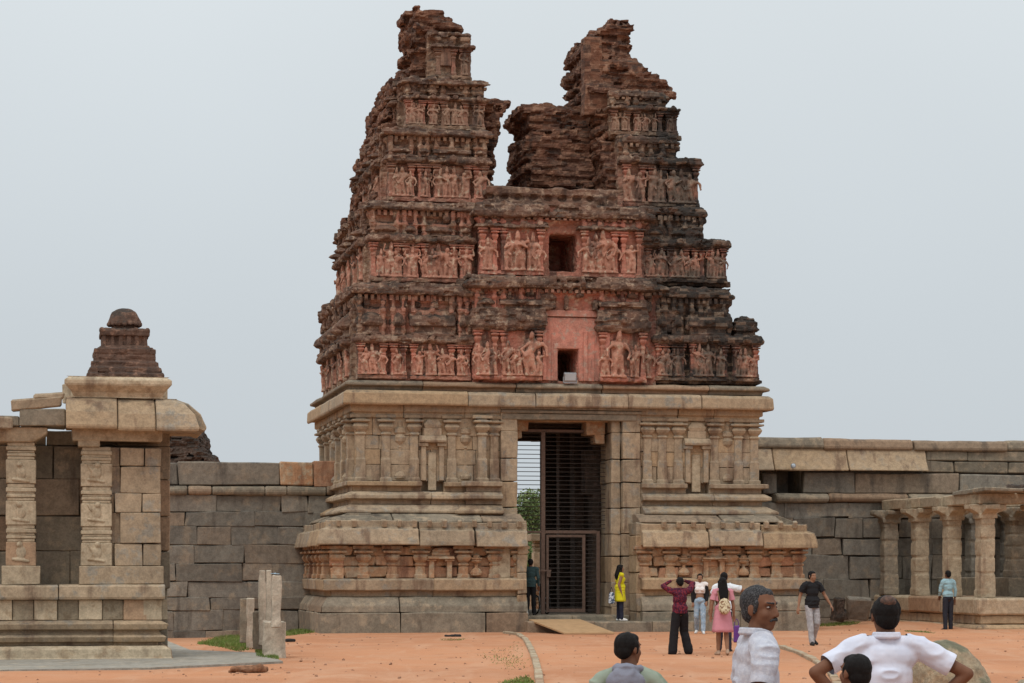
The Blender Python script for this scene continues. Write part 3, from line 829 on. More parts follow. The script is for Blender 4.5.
    me = fuse(m, .045); erode(me, rough, 2.2, 4, int(abs(ul) * 10), (1, 1, 2.5)); erode(me, .03, 9, 3, 3, (1, 1, 2)); link('tier_wall', me, M[mwall], T)
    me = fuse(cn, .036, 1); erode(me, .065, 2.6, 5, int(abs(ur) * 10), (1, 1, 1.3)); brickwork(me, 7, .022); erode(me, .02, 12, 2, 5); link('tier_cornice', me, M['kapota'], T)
    if dent:
        link('dentil_band', dm.mesh(), M['stucco'], T)
    for (px_, hs_) in figs:
        h = (b1 - b0 - .12) * hs_
        u_ = U(px_, vf - proj)
        inb = any(x0 - .05 <= u_ <= x1 + .05 for x0, x1 in bays)
        fig(u_, vf - (proj + .06 if inb else .07), b0 + .13, h * .97)


def bays(v, *pp): return [(U(a, v), U(b, v)) for a, b in pp]


def lv(px, v, *ys): return [W(y, px, v) for y in ys]


v1_, v2_, v3_, v4_ = .12, .6, 1.05, 1.5
# storey 1
tier(U(359, v1_), U(480, v1_), v1_, 7.9, bays(v1_ - .22, (358, 386), (391, 406), (411, 454), (458, 470)), lv(430, v1_, 380, 345, 336, 310, 297, 284), 'stucco',
     figs=[(366, .95), (373, .95), (381, .8), (398, .85), (418, .9), (431, 1.05), (443, .9), (450, .8), (461, .85), (464, .6)], mitre=(1, 0), nfl=5)
hl = (U(558, -.1), U(577, -.1), W(381, 567, -.1), W(349, 567, -.1))
tier(U(472, -.1), U(657, -.1), -.1, 7.4, bays(-.3, (475, 497), (501, 541), (600, 645)), lv(560, -.1, 381, 332, 311, 298, 291, 277), 'pinkwall', hole=hl,
     figs=[(480, .6), (487, .75), (493, .6), (507, .8), (514, .6), (520, .5), (532, 1.0), (538, .6), (606, .6), (618, 1.08), (634, .75), (648, .7)], mitre=(1, 1), flank=True, nfl=1, kap=.3, roofs=True)
tier(U(655, v1_), U(758, v1_), v1_, 7.9, bays(v1_ - .22, (656, 668), (672, 684), (690, 727), (733, 758)), lv(700, v1_, 381, 345, 336, 312, 300, 288), 'stucco',
     figs=[(650, .8), (662, .85), (667, .9), (678, .8), (697, .95), (703, .8), (709, 1.0), (720, .9), (739, .9), (746, .9), (753, .8)], mitre=(0, 1), flank=False, nfl=4, ur2=U(727, v1_), kap=.18)
m = MB()
for (p0, p1, d_) in ((541, 545, .22), (545, 550, .12), (583, 587, .1), (594, 600, .12), (601, 608, .24)): m.box(U(p0, -.1), U(p1, -.1), -.1 - d_, 0, W(381, 570, -.1), W(331, 570, -.1))
for (p0, p1) in ((553, 557), (578, 582)): m.box(U(p0, -.1), U(p1, -.1), -.17, 0, W(381, 570, -.1), W(345, 570, -.1))
m.box(U(553, -.1), U(582, -.1), -.18, 0, W(349, 570, -.1), W(344, 570, -.1)); m.box(U(545, -.1), U(557, -.1), -.16, 0, W(381, 570, -.1), W(318, 570, -.1)); m.box(U(578, -.1), U(597, -.1), -.16, 0, W(381, 570, -.1), W(318, 570, -.1)); m.box(U(556, -.1), U(579, -.1), -.16, 0, W(345, 570, -.1), W(318, 570, -.1)); m.box(U(545, -.1), U(600, -.1), -.2, 0, W(317, 570, -.1), W(311, 570, -.1))
part('door_surround', m, M['salmon'], .01, erd=(.01, 5, 2, 4))
# loose corner roofs that stand free at the right end
m = MB(); c_ = U(744, .3); z_ = W(340, 744, .3)
for hw, a_, b_ in ((.36, 0, .10), (.30, .08, .26), (.38, .24, .36), (.34, .34, .50), (.25, .48, .62), (.13, .6, .7)): m.box(c_ - hw, c_ + hw, .3 - hw * .8, .3 + hw, z_ + a_, z_ + b_)
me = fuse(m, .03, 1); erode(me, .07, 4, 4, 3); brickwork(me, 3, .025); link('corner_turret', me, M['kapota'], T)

# storey 2
tier(U(372, v2_), U(482, v2_), v2_, 7.5, bays(v2_ - .22, (371, 400), (403, 418), (422, 456), (460, 472)), lv(430, v2_, 283, 245, 237, 225, 213, 203), 'stucco',
     figs=[(380, .8), (389, 1.0), (397, .8), (411, .85), (426, .85), (433, .9), (439, 1.05), (446, .95), (453, .85), (466, .9)], mitre=(1, 0), nfl=5)
hl = (U(549, .25), U(577, .25), W(271, 563, .25), W(234, 563, .25))
tier(U(479, .25), U(644, .25), .25, 7.0, bays(.05, (480, 497), (501, 543), (582, 617), (621, 641)), lv(560, .25, 277, 231, 227, 224, 220, 205), 'pinkwall', hole=hl,
     figs=[(487, .75), (510, .9), (518, 1.0), (532, .85), (538, .7), (588, .85), (596, .95), (605, 1.0), (612, .8), (630, .8)], mitre=(1, 1), nfl=1, kap=.26, roofs=False)
tier(U(640, v2_), U(726, v2_), v2_, 7.5, bays(v2_ - .22, (645, 664), (668, 688), (692, 704), (707, 726)), lv(690, v2_, 283, 249, 240, 229, 218, 208), 'stucco',
     figs=[(644, .9), (650, .8), (659, 1.0), (664, .8), (675, .95), (681, 1.0), (688, .8), (695, .9), (711, .9), (718, .9), (722, .8)], mitre=(0, 1), flank=False, nfl=4, ur2=U(701, v2_), kap=.14)
# flat topped block over the upper window
m = MB(); a, b = U(487, .2), U(617, .2); y0_, y1_ = W(206, 560, .3), W(189, 560, .3)
m.box(a, b, .15, 2.8, y0_ - .05, y0_ + .12); m.box(a + .1, b - .1, .3, 2.8, y0_ + .1, y1_ - .2); m.box(a - .04, b + .02, .12, 2.8, y1_ - .22, y1_)
for i in range(9): m.box(a + .2 + i * .42, a + .38 + i * .42, .17, .5, y0_ + .1, y1_ - .2)
m.ell((U(600, .2), .2, y1_ - .22), (.22, .15, .28))
me = fuse(m, .04); erode(me, .07, 2.5, 4, 33, (1, 1, 1.5)); link('flat_parapet', me, M['kapota'], T)
# storey 3 and 4, left horn and right horn
tier(U(389, v3_), U(487, v3_), v3_, 6.9, bays(v3_ - .22, (389, 414), (418, 430), (434, 470), (474, 487)), lv(440, v3_, 203, 166, 158, 148, 139, 130), 'stucco',
     figs=[(396, .85), (403, .9), (410, .8), (424, .8), (440, .9), (447, .9), (455, .95), (463, .85), (480, .9)], mitre=(1, 0), nfl=4)
tier(U(406, v4_), U(484, v4_), v4_, 6.3, bays(v4_ - .22, (406, 425), (429, 437), (441, 468), (472, 484)), lv(445, v4_, 131, 103, 98, 93, 88, 80), 'stucco',
     figs=[(412, .9), (419, .9), (433, .9), (447, .95), (455, .95), (462, .9), (478, .9)], mitre=(1, 0), nfl=3, kap=.25)
tier(U(618, v3_), U(698, v3_), v3_, 6.9, bays(v3_ - .22, (624, 645), (649, 666), (670, 698)), lv(660, v3_, 208, 167, 159, 155, 146, 137), 'stucco',
     figs=[(629, .9), (638, .9), (653, .9), (660, .9), (674, .95), (682, .9), (690, .9)], mitre=(0, 1), flank=False, nfl=4, ur2=U(674, v3_), kap=.13)
tier(U(610, v4_), U(677, v4_), v4_, 6.3, bays(v4_ - .22, (611, 630), (634, 662), (666, 677)), lv(645, v4_, 137, 113, 108, 104, 100, 92), 'stucco',
     figs=[(616, .85), (624, .9), (638, .9), (645, .95), (654, .9), (671, .9)], mitre=(0, 1), flank=False, nfl=3, kap=.12, ur2=U(664, v4_))
# storey 5: a fragment of the top storey on the left horn
v5_ = 2.1
tier(U(427, v5_), U(471, v5_), v5_, 5.2, bays(v5_ - .2, (436, 456), (461, 470)), lv(448, v5_, 80, 50, 46, 40, 38, 33), 'stucco', figs=[(464, .8)], mitre=(0, 0), flank=False, nfl=1, kap=.12, roofs=False, dent=False, proj=.15)
m = MB(); m.box(U(441, 1.8), U(452, 1.8), v5_ - .22, v5_, W(66, 446, 1.9), W(48, 446, 1.9))
part('plaster_panel', m, M['pinkwall'], .02)


def ruin(name, rows, vfr, vbr, seed, th=.17, jit=.13, mat='brick', vox=.04, amp=.15):
    """rows = [(py, px left (at the back if flank shows), px right)] from top to bottom"""
    r_ = random.Random(seed); m = MB()
    ys = [q[0] for q in rows]
    vm = (vfr[0] + vbr[0]) / 2
    pm_ = (rows[0][1] + rows[0][2]) / 2; w_top, w_bot = W(ys[0], pm_, vm), W(ys[-1], pm_, vm)
    w = w_bot; n = int((w_top - w_bot) / th) + 1; th = (w_top - w_bot) / n
    for i in range(n):
        t = (i + .5) / n; py = ys[-1] + (ys[0] - ys[-1]) * t
        for q in range(len(rows) - 1):
            if rows[q][0] <= py <= rows[q + 1][0]:
                s = (py - rows[q][0]) / (rows[q + 1][0] - rows[q][0] + 1e-6)
                pl_ = rows[q][1] + (rows[q + 1][1] - rows[q][1]) * s; pr_ = rows[q][2] + (rows[q + 1][2] - rows[q][2]) * s
        vf = vfr[1] + (vfr[0] - vfr[1]) * t; vb = vbr[1] + (vbr[0] - vbr[1]) * t
        a = U(pl_, vb); b = U(pr_, vf)
        if b - a < .2: continue
        out = r_.choice((.03, 0, 0, -.02))
        # split in random chunks along u; every chunk has its own face
        x = a
        while x < b - .01:
            e = min(b, x + r_.uniform(.5, 1.3))
            if b - e < .25: e = b
            la = r_.uniform(-jit, jit) if x == a else 0; ra = r_.uniform(-jit, jit) if e == b else 0
            f = r_.uniform(-jit, jit)
            m.box(x + la - (out if x == a else .01), e + ra + (out if e == b else .01), vf + f - out, vb + r_.uniform(-jit, jit) + out, w - .01, w + th + .01)
            if x == a and r_.random() < .5: m.box(x - .18, x + .3, vb - r_.uniform(.5, 1.6), vb, w, w + th)
            x = e
        w += th
    me = fuse(m, vox, 1); erode(me, amp * .8, 1.3, 3, seed, (1, 1, 1.0)); erode(me, .05, 4.5, 4, seed + 5, (1, 1, 1.6)); brickwork(me, seed)
    return link(name, me, M[mat], T)


# left horn: flank and crown of bare brick
ruin('ruined_crown', [(12, 406, 416), (16, 404, 430), (22, 402, 448), (28, 404, 455), (36, 405, 461), (60, 403, 452), (82, 398, 462)], (2.4, 2.2), (4.0, 4.6), 3, jit=.16)
ruin('ruined_flank', [(78, 396, 440), (92, 380, 440), (102, 373, 440), (130, 371, 420), (147, 362, 420), (160, 357, 420), (206, 354, 420), (215, 342, 420)], (2.4, 1.9), (5.2, 7.2), 4, jit=.16)
ruin('ruined_wall_end', [(101, 476, 514), (107, 476, 513), (112, 476, 505), (118, 476, 500), (140, 476, 498), (152, 476, 495), (160, 476, 497), (175, 476, 493), (192, 476, 492)], (2.9, 2.9), (3.6, 3.6), 5, jit=.05, amp=.08)
# right horn
ruin('ruined_crown', [(23, 604, 616), (29, 592, 624), (35, 586, 630), (45, 573, 631), (60, 567, 631), (74, 566, 634), (84, 568, 652), (96, 569, 668), (106, 568, 675)], (2.3, 1.9), (4.6, 4.8), 6, jit=.14)
ruin('ruined_core', [(100, 569, 614), (137, 569, 618), (206, 569, 622)], (2.0, 1.3), (5.4, 6.4), 7, jit=.12)
ruin('ruined_rear_wall', [(112, 508, 545), (115, 504, 592), (119, 507, 592), (127, 514, 592), (140, 514, 592), (152, 508, 592), (164, 509, 592), (175, 512, 592), (192, 513, 592)], (2.7, 2.7), (5.2, 5.4), 8, jit=.06, amp=.09)
# smoother fired-brick face inside the right crown
m = MB(); m.obox((U(592, 2.1), 2.2, W(62, 592, 2.1)), (.55, .5, 1.5), (0, 0, 0), .05); m.obox((U(598, 2.0), 2.1, W(100, 598, 2.0)), (.9, .5, .9), (0, 0, 0), .05)
me = fuse(m, .04); erode(me, .03, 2.5, 3, 5); o = link('plaster_patch', me, M['brick'], T)

def axis(n, a, b, c0, p=2.2):
    t = np.linspace(-1, 1, n)
    return c0 + np.where(t > 0, (b - c0), (c0 - a)) * np.sign(t) * np.abs(t) ** p
gx = axis(241, -400, 400, 0); gy = axis(261, -200, 700, 45)
Xg, Yg = np.meshgrid(gx, gy)
pts = np.stack([Xg.ravel(), Yg.ravel(), np.zeros(Xg.size)], 1)
Z = fbm(pts * .35, 5, 3) * .018 + fbm(pts * 1.3, 8, 3) * .008
Z = Z + np.array([ground_h(x, y) for x, y in pts[:, :2]])
pts[:, 2] = Z
nx, ny = len(gx), len(gy)
me = bpy.data.meshes.new('ground')
me.from_pydata(pts.tolist(), [], [(j * nx + i, j * nx + i + 1, (j + 1) * nx + i + 1, (j + 1) * nx + i) for j in range(ny - 1) for i in range(nx - 1)])
tag(link('ground', me, M['earth'], smooth=True), kind='structure')
# ================================================================== enclosure walls
def obj_root(name, o, label, cat, group=None, z=0):
    return tag(empty(name, (o[0], o[1], z), TH), label, cat, group)


# left wall: in the tower frame, plane v = 4
vL = 4.0
r = obj_root('enclosure_wall', (OX, OY), 'grey granite block wall joining the left side of the gateway tower', 'wall', 'temple enclosure walls')
a, b = U(-420, vL), UL + 2
m = MB()
ztop = W(462, 250, vL); zs0, zs1 = W(495, 250, vL), W(486, 250, vL)
hs = []; z = -.6
while z < zs0 - .3:
    h = random.uniform(.38, .60)
    if zs0 - (z + h) < .35: h = zs0 - z
    hs.append(h); z += h
m.blocks(a, b, vL, vL + .5, -.6, hs, (.7, 2.3), gap=.010, j=.035, jf=.03, tv=.5)
m.box(a, b, vL + .25, vL + 2.2, -.6, ztop - .1)
o = stonepart('block_course', m, M['greywall'], .04, 1.8, .3, .016, par=r)
m = MB(); cp = [(-1, zs0), (.06, zs0), (.13, zs0 + .07), (.13, zs1 - .07), (.06, zs1), (-1, zs1)]
m.stones(a, b, vL, cp, 'F', 0, 0, (.6, 1.6), .02, .02, .015)
stonepart('string_course', m, M['footing'], .03, 1.5, .3, .03, par=r)
m = MB(); m.blocks(a, U(280, vL), vL + .03, vL + 2.2, zs1, [ztop - zs1], (1.6, 3.0), gap=.03, j=.03)
stonepart('top_block', m, M['greywall'], .03, 1.2, .4, .03, par=r)
m = MB(); m.blocks(U(280, vL), b, vL - .05, vL + 2.2, zs1, [ztop - zs1 + .05], (1.9, 2.6), gap=.03, j=.03)
stonepart('top_block', m, M['rusty'], .03, 1.2, .4, .03, par=r, label='brown top block beside the tower')

# right wall: plane v = 5.5
vR = 5.5
r = obj_root('enclosure_wall', (OX, OY), 'long granite block wall behind the pillared hall on the right', 'wall', 'temple enclosure walls')
a, b = UR - .6, U(1330, vR)
W_ = lambda y: W(y, 900, vR)
m = MB(); hs = []; z = -.4; zs0, zs1 = W_(503), W_(494)
while z < zs0 - .3:
    h = random.uniform(.5, .78)
    if zs0 - (z + h) < .4: h = zs0 - z
    hs.append(h); z += h
m.blocks(a, b, vR, vR + .5, -.4, hs, (.8, 2.2), gap=.012, j=.035, jf=.035)
m.box(a, b, vR + .25, vR + 2.5, -.4, zs1 - .1); m.box(U(803, vR), b, vR + .3, vR + 2.5, zs1 - .2, W_(441) - .15); m.box(a, b, vR + 1.5, vR + 2.5, zs1, W_(441) - .15)
stonepart('block_course', m, M['greywall'], .04, 1.8, .3, .016, par=r)
m = MB(); cp = [(-1.8, zs0), (.1, zs0), (.2, zs0 + .08), (.2, zs1 - .08), (.08, zs1), (-1.8, zs1)]
m.stones(U(775, vR), b, vR, cp, 'F', 0, 0, (1.2, 3.2), .03, .04, .02)
stonepart('string_course', m, M['footing'], .03, 1.5, .3, .04, par=r)
m = MB(); m.blocks(U(803, vR), b, vR + .02, vR + .8, zs1, [W_(473) - zs1], (2.0, 4.2), gap=.03, j=.03, jf=.04); m.box(U(765, vR), U(778, vR), vR + .2, vR + .9, zs1, W_(474), .02)
stonepart('middle_block', m, M['greywall'], .03, 1, .4, .03, par=r)
m = MB(); z0, z1 = W_(472), W_(450)
ev = [(-.9, z0 + .02), (.25, z0 + .04), (.32, z0 - .02), (.36, z0 + .02), (.2, z0 + .3), (.02, z1), (-.9, z1)]
m.stones(a, U(925, vR), vR, ev, 'F', 0, 0, (2.2, 4.0), .03, .03, .02)
stonepart('eave', m, M['sandy'], .03, 1, .35, .02, par=r, label='sloping cream eave stones above the dark opening')
m = MB(); m.blocks(U(926, vR), b, vR, vR + .8, z0 - .02, [(z1 - z0) * .55, (z1 - z0) * .47], (1.6, 3.6), gap=.025, j=.02, jf=.04)
stonepart('upper_block', m, M['footing'], .03, 1, .4, .03, par=r)
m = MB(); z2 = W_(439)
tp = [(-2, z1), (.05, z1), (.10, z1 + .08), (.02, z2 - .06), (-.1, z2), (-2, z2)]
m.stones(a, b, vR, tp, 'F', 0, 0, (1.6, 3.4), .03, .06, .05)
stonepart('coping', m, M['footing'], .04, 1, .35, .03, par=r)
# small lamp on the right wall's eave
t = tag(empty('flood_lamp', (0, 0, 0), 0), 'small round lamp fixed under the cream eave of the right wall', 'lamp')
Y_ = OY + U(793, vR) * ST + vR * CT - .6; X_ = (793 - CX) / F * Y_; Z_ = CH + (HY - 465) / F * Y_
t.location = (X_, Y_, Z_)
m = MB(); m.cap((0, .1, 0), (0, -.08, -.03), .05, .085, 12, ends=False); link('lamp_body', m.mesh(), M['lampgrey'], t, smooth=False)
m = MB(); m.ell((0, -.09, -.03), (.07, .03, .07)); link('lamp_glass', m.mesh(), M['lampglass'], t, smooth=True)
m = MB(); m.box(-.02, .02, .08, .75, -.02, .02); link('bracket', m.mesh(), M['lampgrey'], t)
# flood light on the ledge of the tower
t = tag(empty('flood_light', (0, 0, 0), TH), 'boxy white flood light standing on the ledge in front of the small pink doorway', 'light')
v_ = -.32; p = U(570, v_)
t.location = (OX + p * CT - v_ * ST, OY + p * ST + v_ * CT, w_c3 + .0)
m = MB(); m.obox((0, 0, .17), (.36, .12, .26), (.35, 0, 0)); link('housing', m.mesh(bevel=.015), M['lampgrey'], t)
m = MB(); m.obox((0, -.068, .175), (.31, .015, .2), (.35, 0, 0)); link('glass', m.mesh(), M['lampglass'], t)
m = MB(); m.box(-.2, .2, -.02, .02, 0, .025); m.box(-.2, -.185, -.02, .02, 0, .18); m.box(.185, .2, -.02, .02, 0, .18); link('bracket', m.mesh(), M['lampgrey'], t)

# distant brick ruin behind the left wall
t = tag(empty('ruined_shrine', (*XY(172, 86), 0)), 'dark crumbling brick ruin showing over the left wall beside the pavilion', 'ruin')
m = MB(); rr = random.Random(4); zt = CH + (HY - 428) / F * 86
for i in range(34):
    z = i * zt / 34; w_ = 3.4 - .5 * (i / 34) - max(0, i - 27) * .13
    m.box(-w_ * .5 - rr.uniform(0, .15), w_ * .5 + rr.uniform(-.12, .12), -1.5 + rr.uniform(-.1, .1), 1.6, z, z + zt / 34 + .01)
me = fuse(m, .06); erode(me, .15, 1.6, 4, 3, (1, 1, 1.8)); brickwork(me, 4, .07); link('brick_mass', me, M['rubble'], t)

# ================================================================== left pavilion
PO = ((165 - CX) / F * 44.6, 44.6)                  # its front right corner on the ground
def UP(px, v=0.0): return U(px, v, PO)
def WP(py, v=0.0, px=100): return W(py, px, v, PO)
r = obj_root('stone_pavilion', PO, 'low stone pavilion at the left edge with moulded plinth, carved pillar and block corner', 'pavilion')
Lf = UP(-150)
m = MB(); fz0, fz1 = WP(641), WP(643)
base = [(-.6, -.3), (.16, -.3), (.16, WP(659)), (.13, WP(658)), (.11, WP(649)), (-.0, WP(646)), (-.6, WP(646))]
m.stones(Lf, 0, 0, base, 'F', 0, 1, (1.6, 2.8), .01, .01, .006); m.stones(0, 4, 0, base, 'R', 1, 0, (1.6, 2.8))
stonepart('footing', m, M['cream'], .012, 2, .3, .012, par=r)
m = MB(); z = WP(646)
pf = [(-.6, z), (-.12, z), (-.12, WP(643)), (.0, WP(642)), (.04, WP(637)), (-.06, WP(634)), (-.10, WP(631)), (.04, WP(629.5)), (.07, WP(624)), (-.05, WP(621)), (-.14, WP(620)), (-.6, WP(620))]
m.stones(Lf, 0, 0, pf, 'F', 0, 1, (1.6, 2.8), .01, .01, .006); m.stones(0, 4, 0, pf, 'R', 1, 0, (1.6, 2.8))
stonepart('plinth_moulding', m, M['sandy'], .012, 2, .3, .008, par=r)
m = MB(); z0, z1 = WP(620), WP(600)
m.box(Lf, -.16, .16, 4, 0, z1)
x = Lf
while x < -.1:
    m.box(x, x + .44, .06, .4, z0, z1, .006, random.uniform(.3, .8)); m.box(x + .45, x + .84, .09, .4, z0, z1, .006, random.uniform(-1.2, -.7)); x += .85
m.box(-.42, -.06, .06, 3.9, z0, z1, .006, .2)
stonepart('plinth_wall', m, M['cream'], .01, 3, .25, .01, par=r)
m = MB(); sl_ = [(-1.4, z1), (.05, z1 + .01), (.07, z1 + .06), (.07, WP(586)), (.0, WP(584.5)), (-4.2, WP(584.5)), (-4.2, z1)]
m.stones(Lf, 0, 0, sl_, 'F', 0, 0, (1.4, 2.6), .012, .012, .005)
stonepart('floor_slab', m, M['sandy'], .012, 2, .3, .015, par=r)
zf = WP(584.5)
# corner mass of squared blocks
m = MB(); c0, c1 = UP(81, .2), UP(161, .2)
zb = WP(566, .2); m.box(c0 - .03, c1 + .05, .12, 2.2, zf, zb - .01, .008)
stonepart('corner_base', m, M['sandy'], .012, 3, .25, .015, par=r)
zt = WP(447, .2); m = MB()
H5 = [(zt - zb) * q / 5 for q in (.95, 1.3, .8, 1.15, .8)]; s0 = UP(113, .2)
for i in range(5):
    q = s0 + random.uniform(-.12, .16); hh = H5[i]; zz5 = zb + sum(H5[:i])
    m.box(s0 - .1, q, .3, 1.0, zz5, zz5 + hh); e5 = c1 if i % 2 else q + (c1 - q) * random.uniform(.55, .72)
    m.box(q + .006, e5 - .006, .2 + random.uniform(-.01, .01), 2.0, zz5 + .006, zz5 + hh - .006, .012, random.uniform(-.6, .8))
    if e5 < c1: m.box(e5 + .006, c1, .2 + random.uniform(-.01, .01), 2.0, zz5 + .006, zz5 + hh - .006, .012, random.uniform(-.5, 1.2))
stonepart('corner_block', m, M['sandy'], .012, 3, .25, .012, par=r)
m = MB(); p1 = UP(112, .2)
def carved(m, x0, x1, v0, v1, z0, z1):
    """square shaft of blocks with octagonal waists and raised panels"""
    n = 3; h = (z1 - z0) / n
    for i in range(n):
        zz = z0 + i * h
        m.box(x0, x1, v0, v1, zz, zz + h * .58, .004, random.uniform(-.2, .4))
        m.box(x0 + .025, x1 - .025, v0 + .02, v1 - .02, zz + h * .58, zz + h * .66); m.box(x0 + .01, x1 - .01, v0 + .005, v1, zz + h * .66, zz + h * .74, .004)
        m.box(x0 + .025, x1 - .025, v0 + .02, v1 - .02, zz + h * .74, zz + h * .80); m.box(x0 + .0, x1 - .0, v0 + .0, v1, zz + h * .80, zz + h * .9, .004); m.box(x0 + .025, x1 - .025, v0 + .02, v1 - .02, zz + h * .9, zz + h)
carved(m, c0, p1, .17, .8, zb, zt)
me = densify(m, .2, .012); erode(me, .01, 4, 2, 3); o = link('carved_pillar', me, M['cream'], r)
mr_ = MB()
for i in range(3):
    zz = zb + (i + .28) * (zt - zb) / 3; cc = (c0 + p1) / 2
    mr_.ell((cc, .17, zz + .05), (.10, .035, .13)); mr_.ell((cc + .02, .165, zz + .2), .06); mr_.cap((cc - .15, .17, zz - .08), (cc + .14, .17, zz - .12), .035, .03); mr_.cap((cc - .1, .17, zz + .1), (cc - .16, .17, zz + .2), .03)
me = fuse(mr_, .02, 1); link('carving', me, M['cream'], o)
# left pillar
q0, q1 = UP(6, .2), UP(36, .2)
m = MB(); m.box(q0 - .08, q1 + .08, .12, .9, zf, zb, .008); carved(m, q0, q1, .2, .8, zb, WP(443, .2))
me = densify(m, .2, .012); erode(me, .01, 4, 2, 7); o = link('carved_pillar', me, M['cream'], r, smooth=False)
mr_ = MB()
for i in range(3):
    zz = zb + (i + .28) * (zt - zb) / 3; cc = (q0 + q1) / 2
    mr_.ell((cc, .2, zz + .05), (.10, .035, .13)); mr_.ell((cc - .03, .195, zz + .2), .06); mr_.cap((cc - .15, .2, zz - .08), (cc + .14, .2, zz - .12), .035, .03)
me = fuse(mr_, .02, 1); link('carving', me, M['cream'], o)
# capitals and beams
m = MB(); z0, z1 = WP(443, .2), WP(428, .2)
m.loft([(.36, .34, z0), (.62, .4, z0 + .16), (.62, .42, z1)], c=((q0 + q1) / 2 - .12, .5))
m.box(UP(72, .2), c1 + .02, .1, 2.1, zt + .12, z1, .01); m.box(UP(78, .2), UP(100, .2), .12, .8, zt - .0, zt + .14, .01)
stonepart('capital', m, M['cream'], .012, 2, .25, .02, par=r)
m = MB(); m.box(Lf, UP(64, .2), .05, .7, WP(441, .2), WP(428.5, .2), .015) if 0 else None
m.box(Lf, UP(20, .2), .0, .9, z1 + .01, WP(418, .2), .012); m.box(UP(20, .2), UP(66, .2), -.05, .9, z1 + .01, WP(410, 0), .015)
pass
stonepart('roof_beam', m, M['footing'], .015, 2, .3, .02, par=r)
# eave stones over the corner
m = MB(); z0, z1 = WP(428, -.3), WP(396, -.3)
ev = [(-.8, z0), (.30, z0 - .0), (.42, z0 - .04), (.45, z0 + .03), (.36, z0 + .3), (.18, z1 - .1), (-.02, z1), (-.8, z1)]
m.stones(UP(66, -.3), c1 + .28, .1, ev, 'F', 0, 1, (.6, 1.1), .015, .03, .02); m.stones(.1, 2.2, c1 + .28, [(q * 1.25, w_) for q, w_ in ev], 'R', .8, 0, (.8, 1.4), .015)
m.box(c0, c1 - .1, .3, 2.1, z0, z1 - .02)
stonepart('eave', m, M['sandy'], .015, 2, .25, .02, par=r)
m = MB(); z0, z1 = WP(397, 0), WP(376, 0)
tp = [(-1.9, z0), (.02, z0), (.06, z0 + .10), (.20, z0 + .24), (.20, z1 - .06), (.1, z1), (-1.9, z1)]
m.stones(UP(74, 0), UP(162, 0), .1, tp, 'F', 1, 1, (.9, 1.4), .015, .02, .01); 
stonepart('roof_slab', m, M['cream'], .02, 2, .25, .02, par=r)
# broken tilted slabs on the left roof
for i, (p0, p1, y0_, y1_, rz_) in enumerate(((10, 62, 409, 400, .035), (34, 64, 401, 395, -.03), (-40, 12, 430, 418, .0))):
    m = MB(); xa, xb = UP(p0, .2), UP(p1, .2); za, zb_ = WP(y0_, .2), WP(y1_, .2)
    m.obox(((xa + xb) / 2, .5, (za + zb_) / 2 + .02), (xb - xa, 1.1, zb_ - za), (.05, -rz_ * 3 if i == 0 else rz_, 0), .04)
    stonepart('loose_slab', m, M['sandy'], .02, 2, .25, .03, par=r)
# rear wall
m = MB(); vb_ = 1.15
m.blocks(Lf, UP(170, vb_), vb_, vb_ + .6, zf - .1, [.75, .7, .72, .66, .3], (.8, 1.6), gap=.012, j=.012); m.box(Lf + .05, UP(168, vb_), vb_ + .2, vb_ + .5, 0, WP(445, vb_))
stonepart('rear_wall', m, M['footing'], .02, 2, .3, .015, par=r)

# little brick turret standing on the roof
tv = 1.0
tc_ = UP(124, tv); zb_ = WP(376, .1)
t = tag(empty('brick_turret', (PO[0] + tc_ * CT - tv * ST, PO[1] + tc_ * ST + tv * CT, zb_), TH), 'small stepped brick turret with a ribbed dome on the pavilion roof', 'turret')
s_ = 45.6 / F          # metres per pixel there
def tw(y): return (376 - y) * s_
m = MB()
for (y0_, y1_, hw) in ((376, 372.5, 37), (372.5, 370.5, 34), (370.5, 367, 35), (367, 364.5, 31), (364.5, 361, 32.5), (361, 358.5, 28.5), (358.5, 355, 30), (355, 352, 26), (352, 348, 30), (348, 346, 27), (346, 344, 24)):
    m.box(-hw * s_, hw * s_, -.62 * hw / 31, .62 * hw / 31, tw(y0_), tw(y1_) + .01)
me = fuse(m, .02, 0); erode(me, .025, 4, 3, 6, (1, 1, 2)); brickwork(me, 2, .012); link('stepped_base', me, M['darkbrick'], t)
m = MB(); m.box(-20 * s_, 20 * s_, -.42, .42, tw(345), tw(332))
for q in (-20, -12, -4, 4, 12, 20): m.box((q - 2) * s_, (q + 2) * s_, -.47, .47, tw(345), tw(333))
me = fuse(m, .022, 1); erode(me, .02, 5, 3, 6); link('turret_wall', me, M['darkbrick'], t)
m = MB(); m.box(-24 * s_, 24 * s_, -.5, .5, tw(334), tw(328)); m.box(-20 * s_, 20 * s_, -.42, .42, tw(329), tw(326))
for q in (-22, -11, 0, 11, 22): m.ell((q * s_, -.46, tw(329)), (.06, .05, .07))
me = fuse(m, .022, 1); erode(me, .025, 5, 3, 8); link('turret_cornice', me, M['darkbrick'], t)
m = MB(); m.loft([(13 * s_, 13 * s_, tw(328)), (12 * s_, 12 * s_, tw(323)), (15.5 * s_, 15.5 * s_, tw(322)), (16.5 * s_, 16.5 * s_, tw(319)), (15 * s_, 15 * s_, tw(314)), (12 * s_, 12 * s_, tw(309)), (7 * s_, 7 * s_, tw(306)), (2 * s_, 2 * s_, tw(305))], n=16, rot=0)
for i in range(16):
    a_ = math.pi * i / 8; m.ell((15.5 * s_ * math.cos(a_), 15.5 * s_ * math.sin(a_), tw(321)), .045)
me = fuse(m, .02, 1); erode(me, .03, 6, 3, 2); link('dome', me, M['darkbrick'], t)

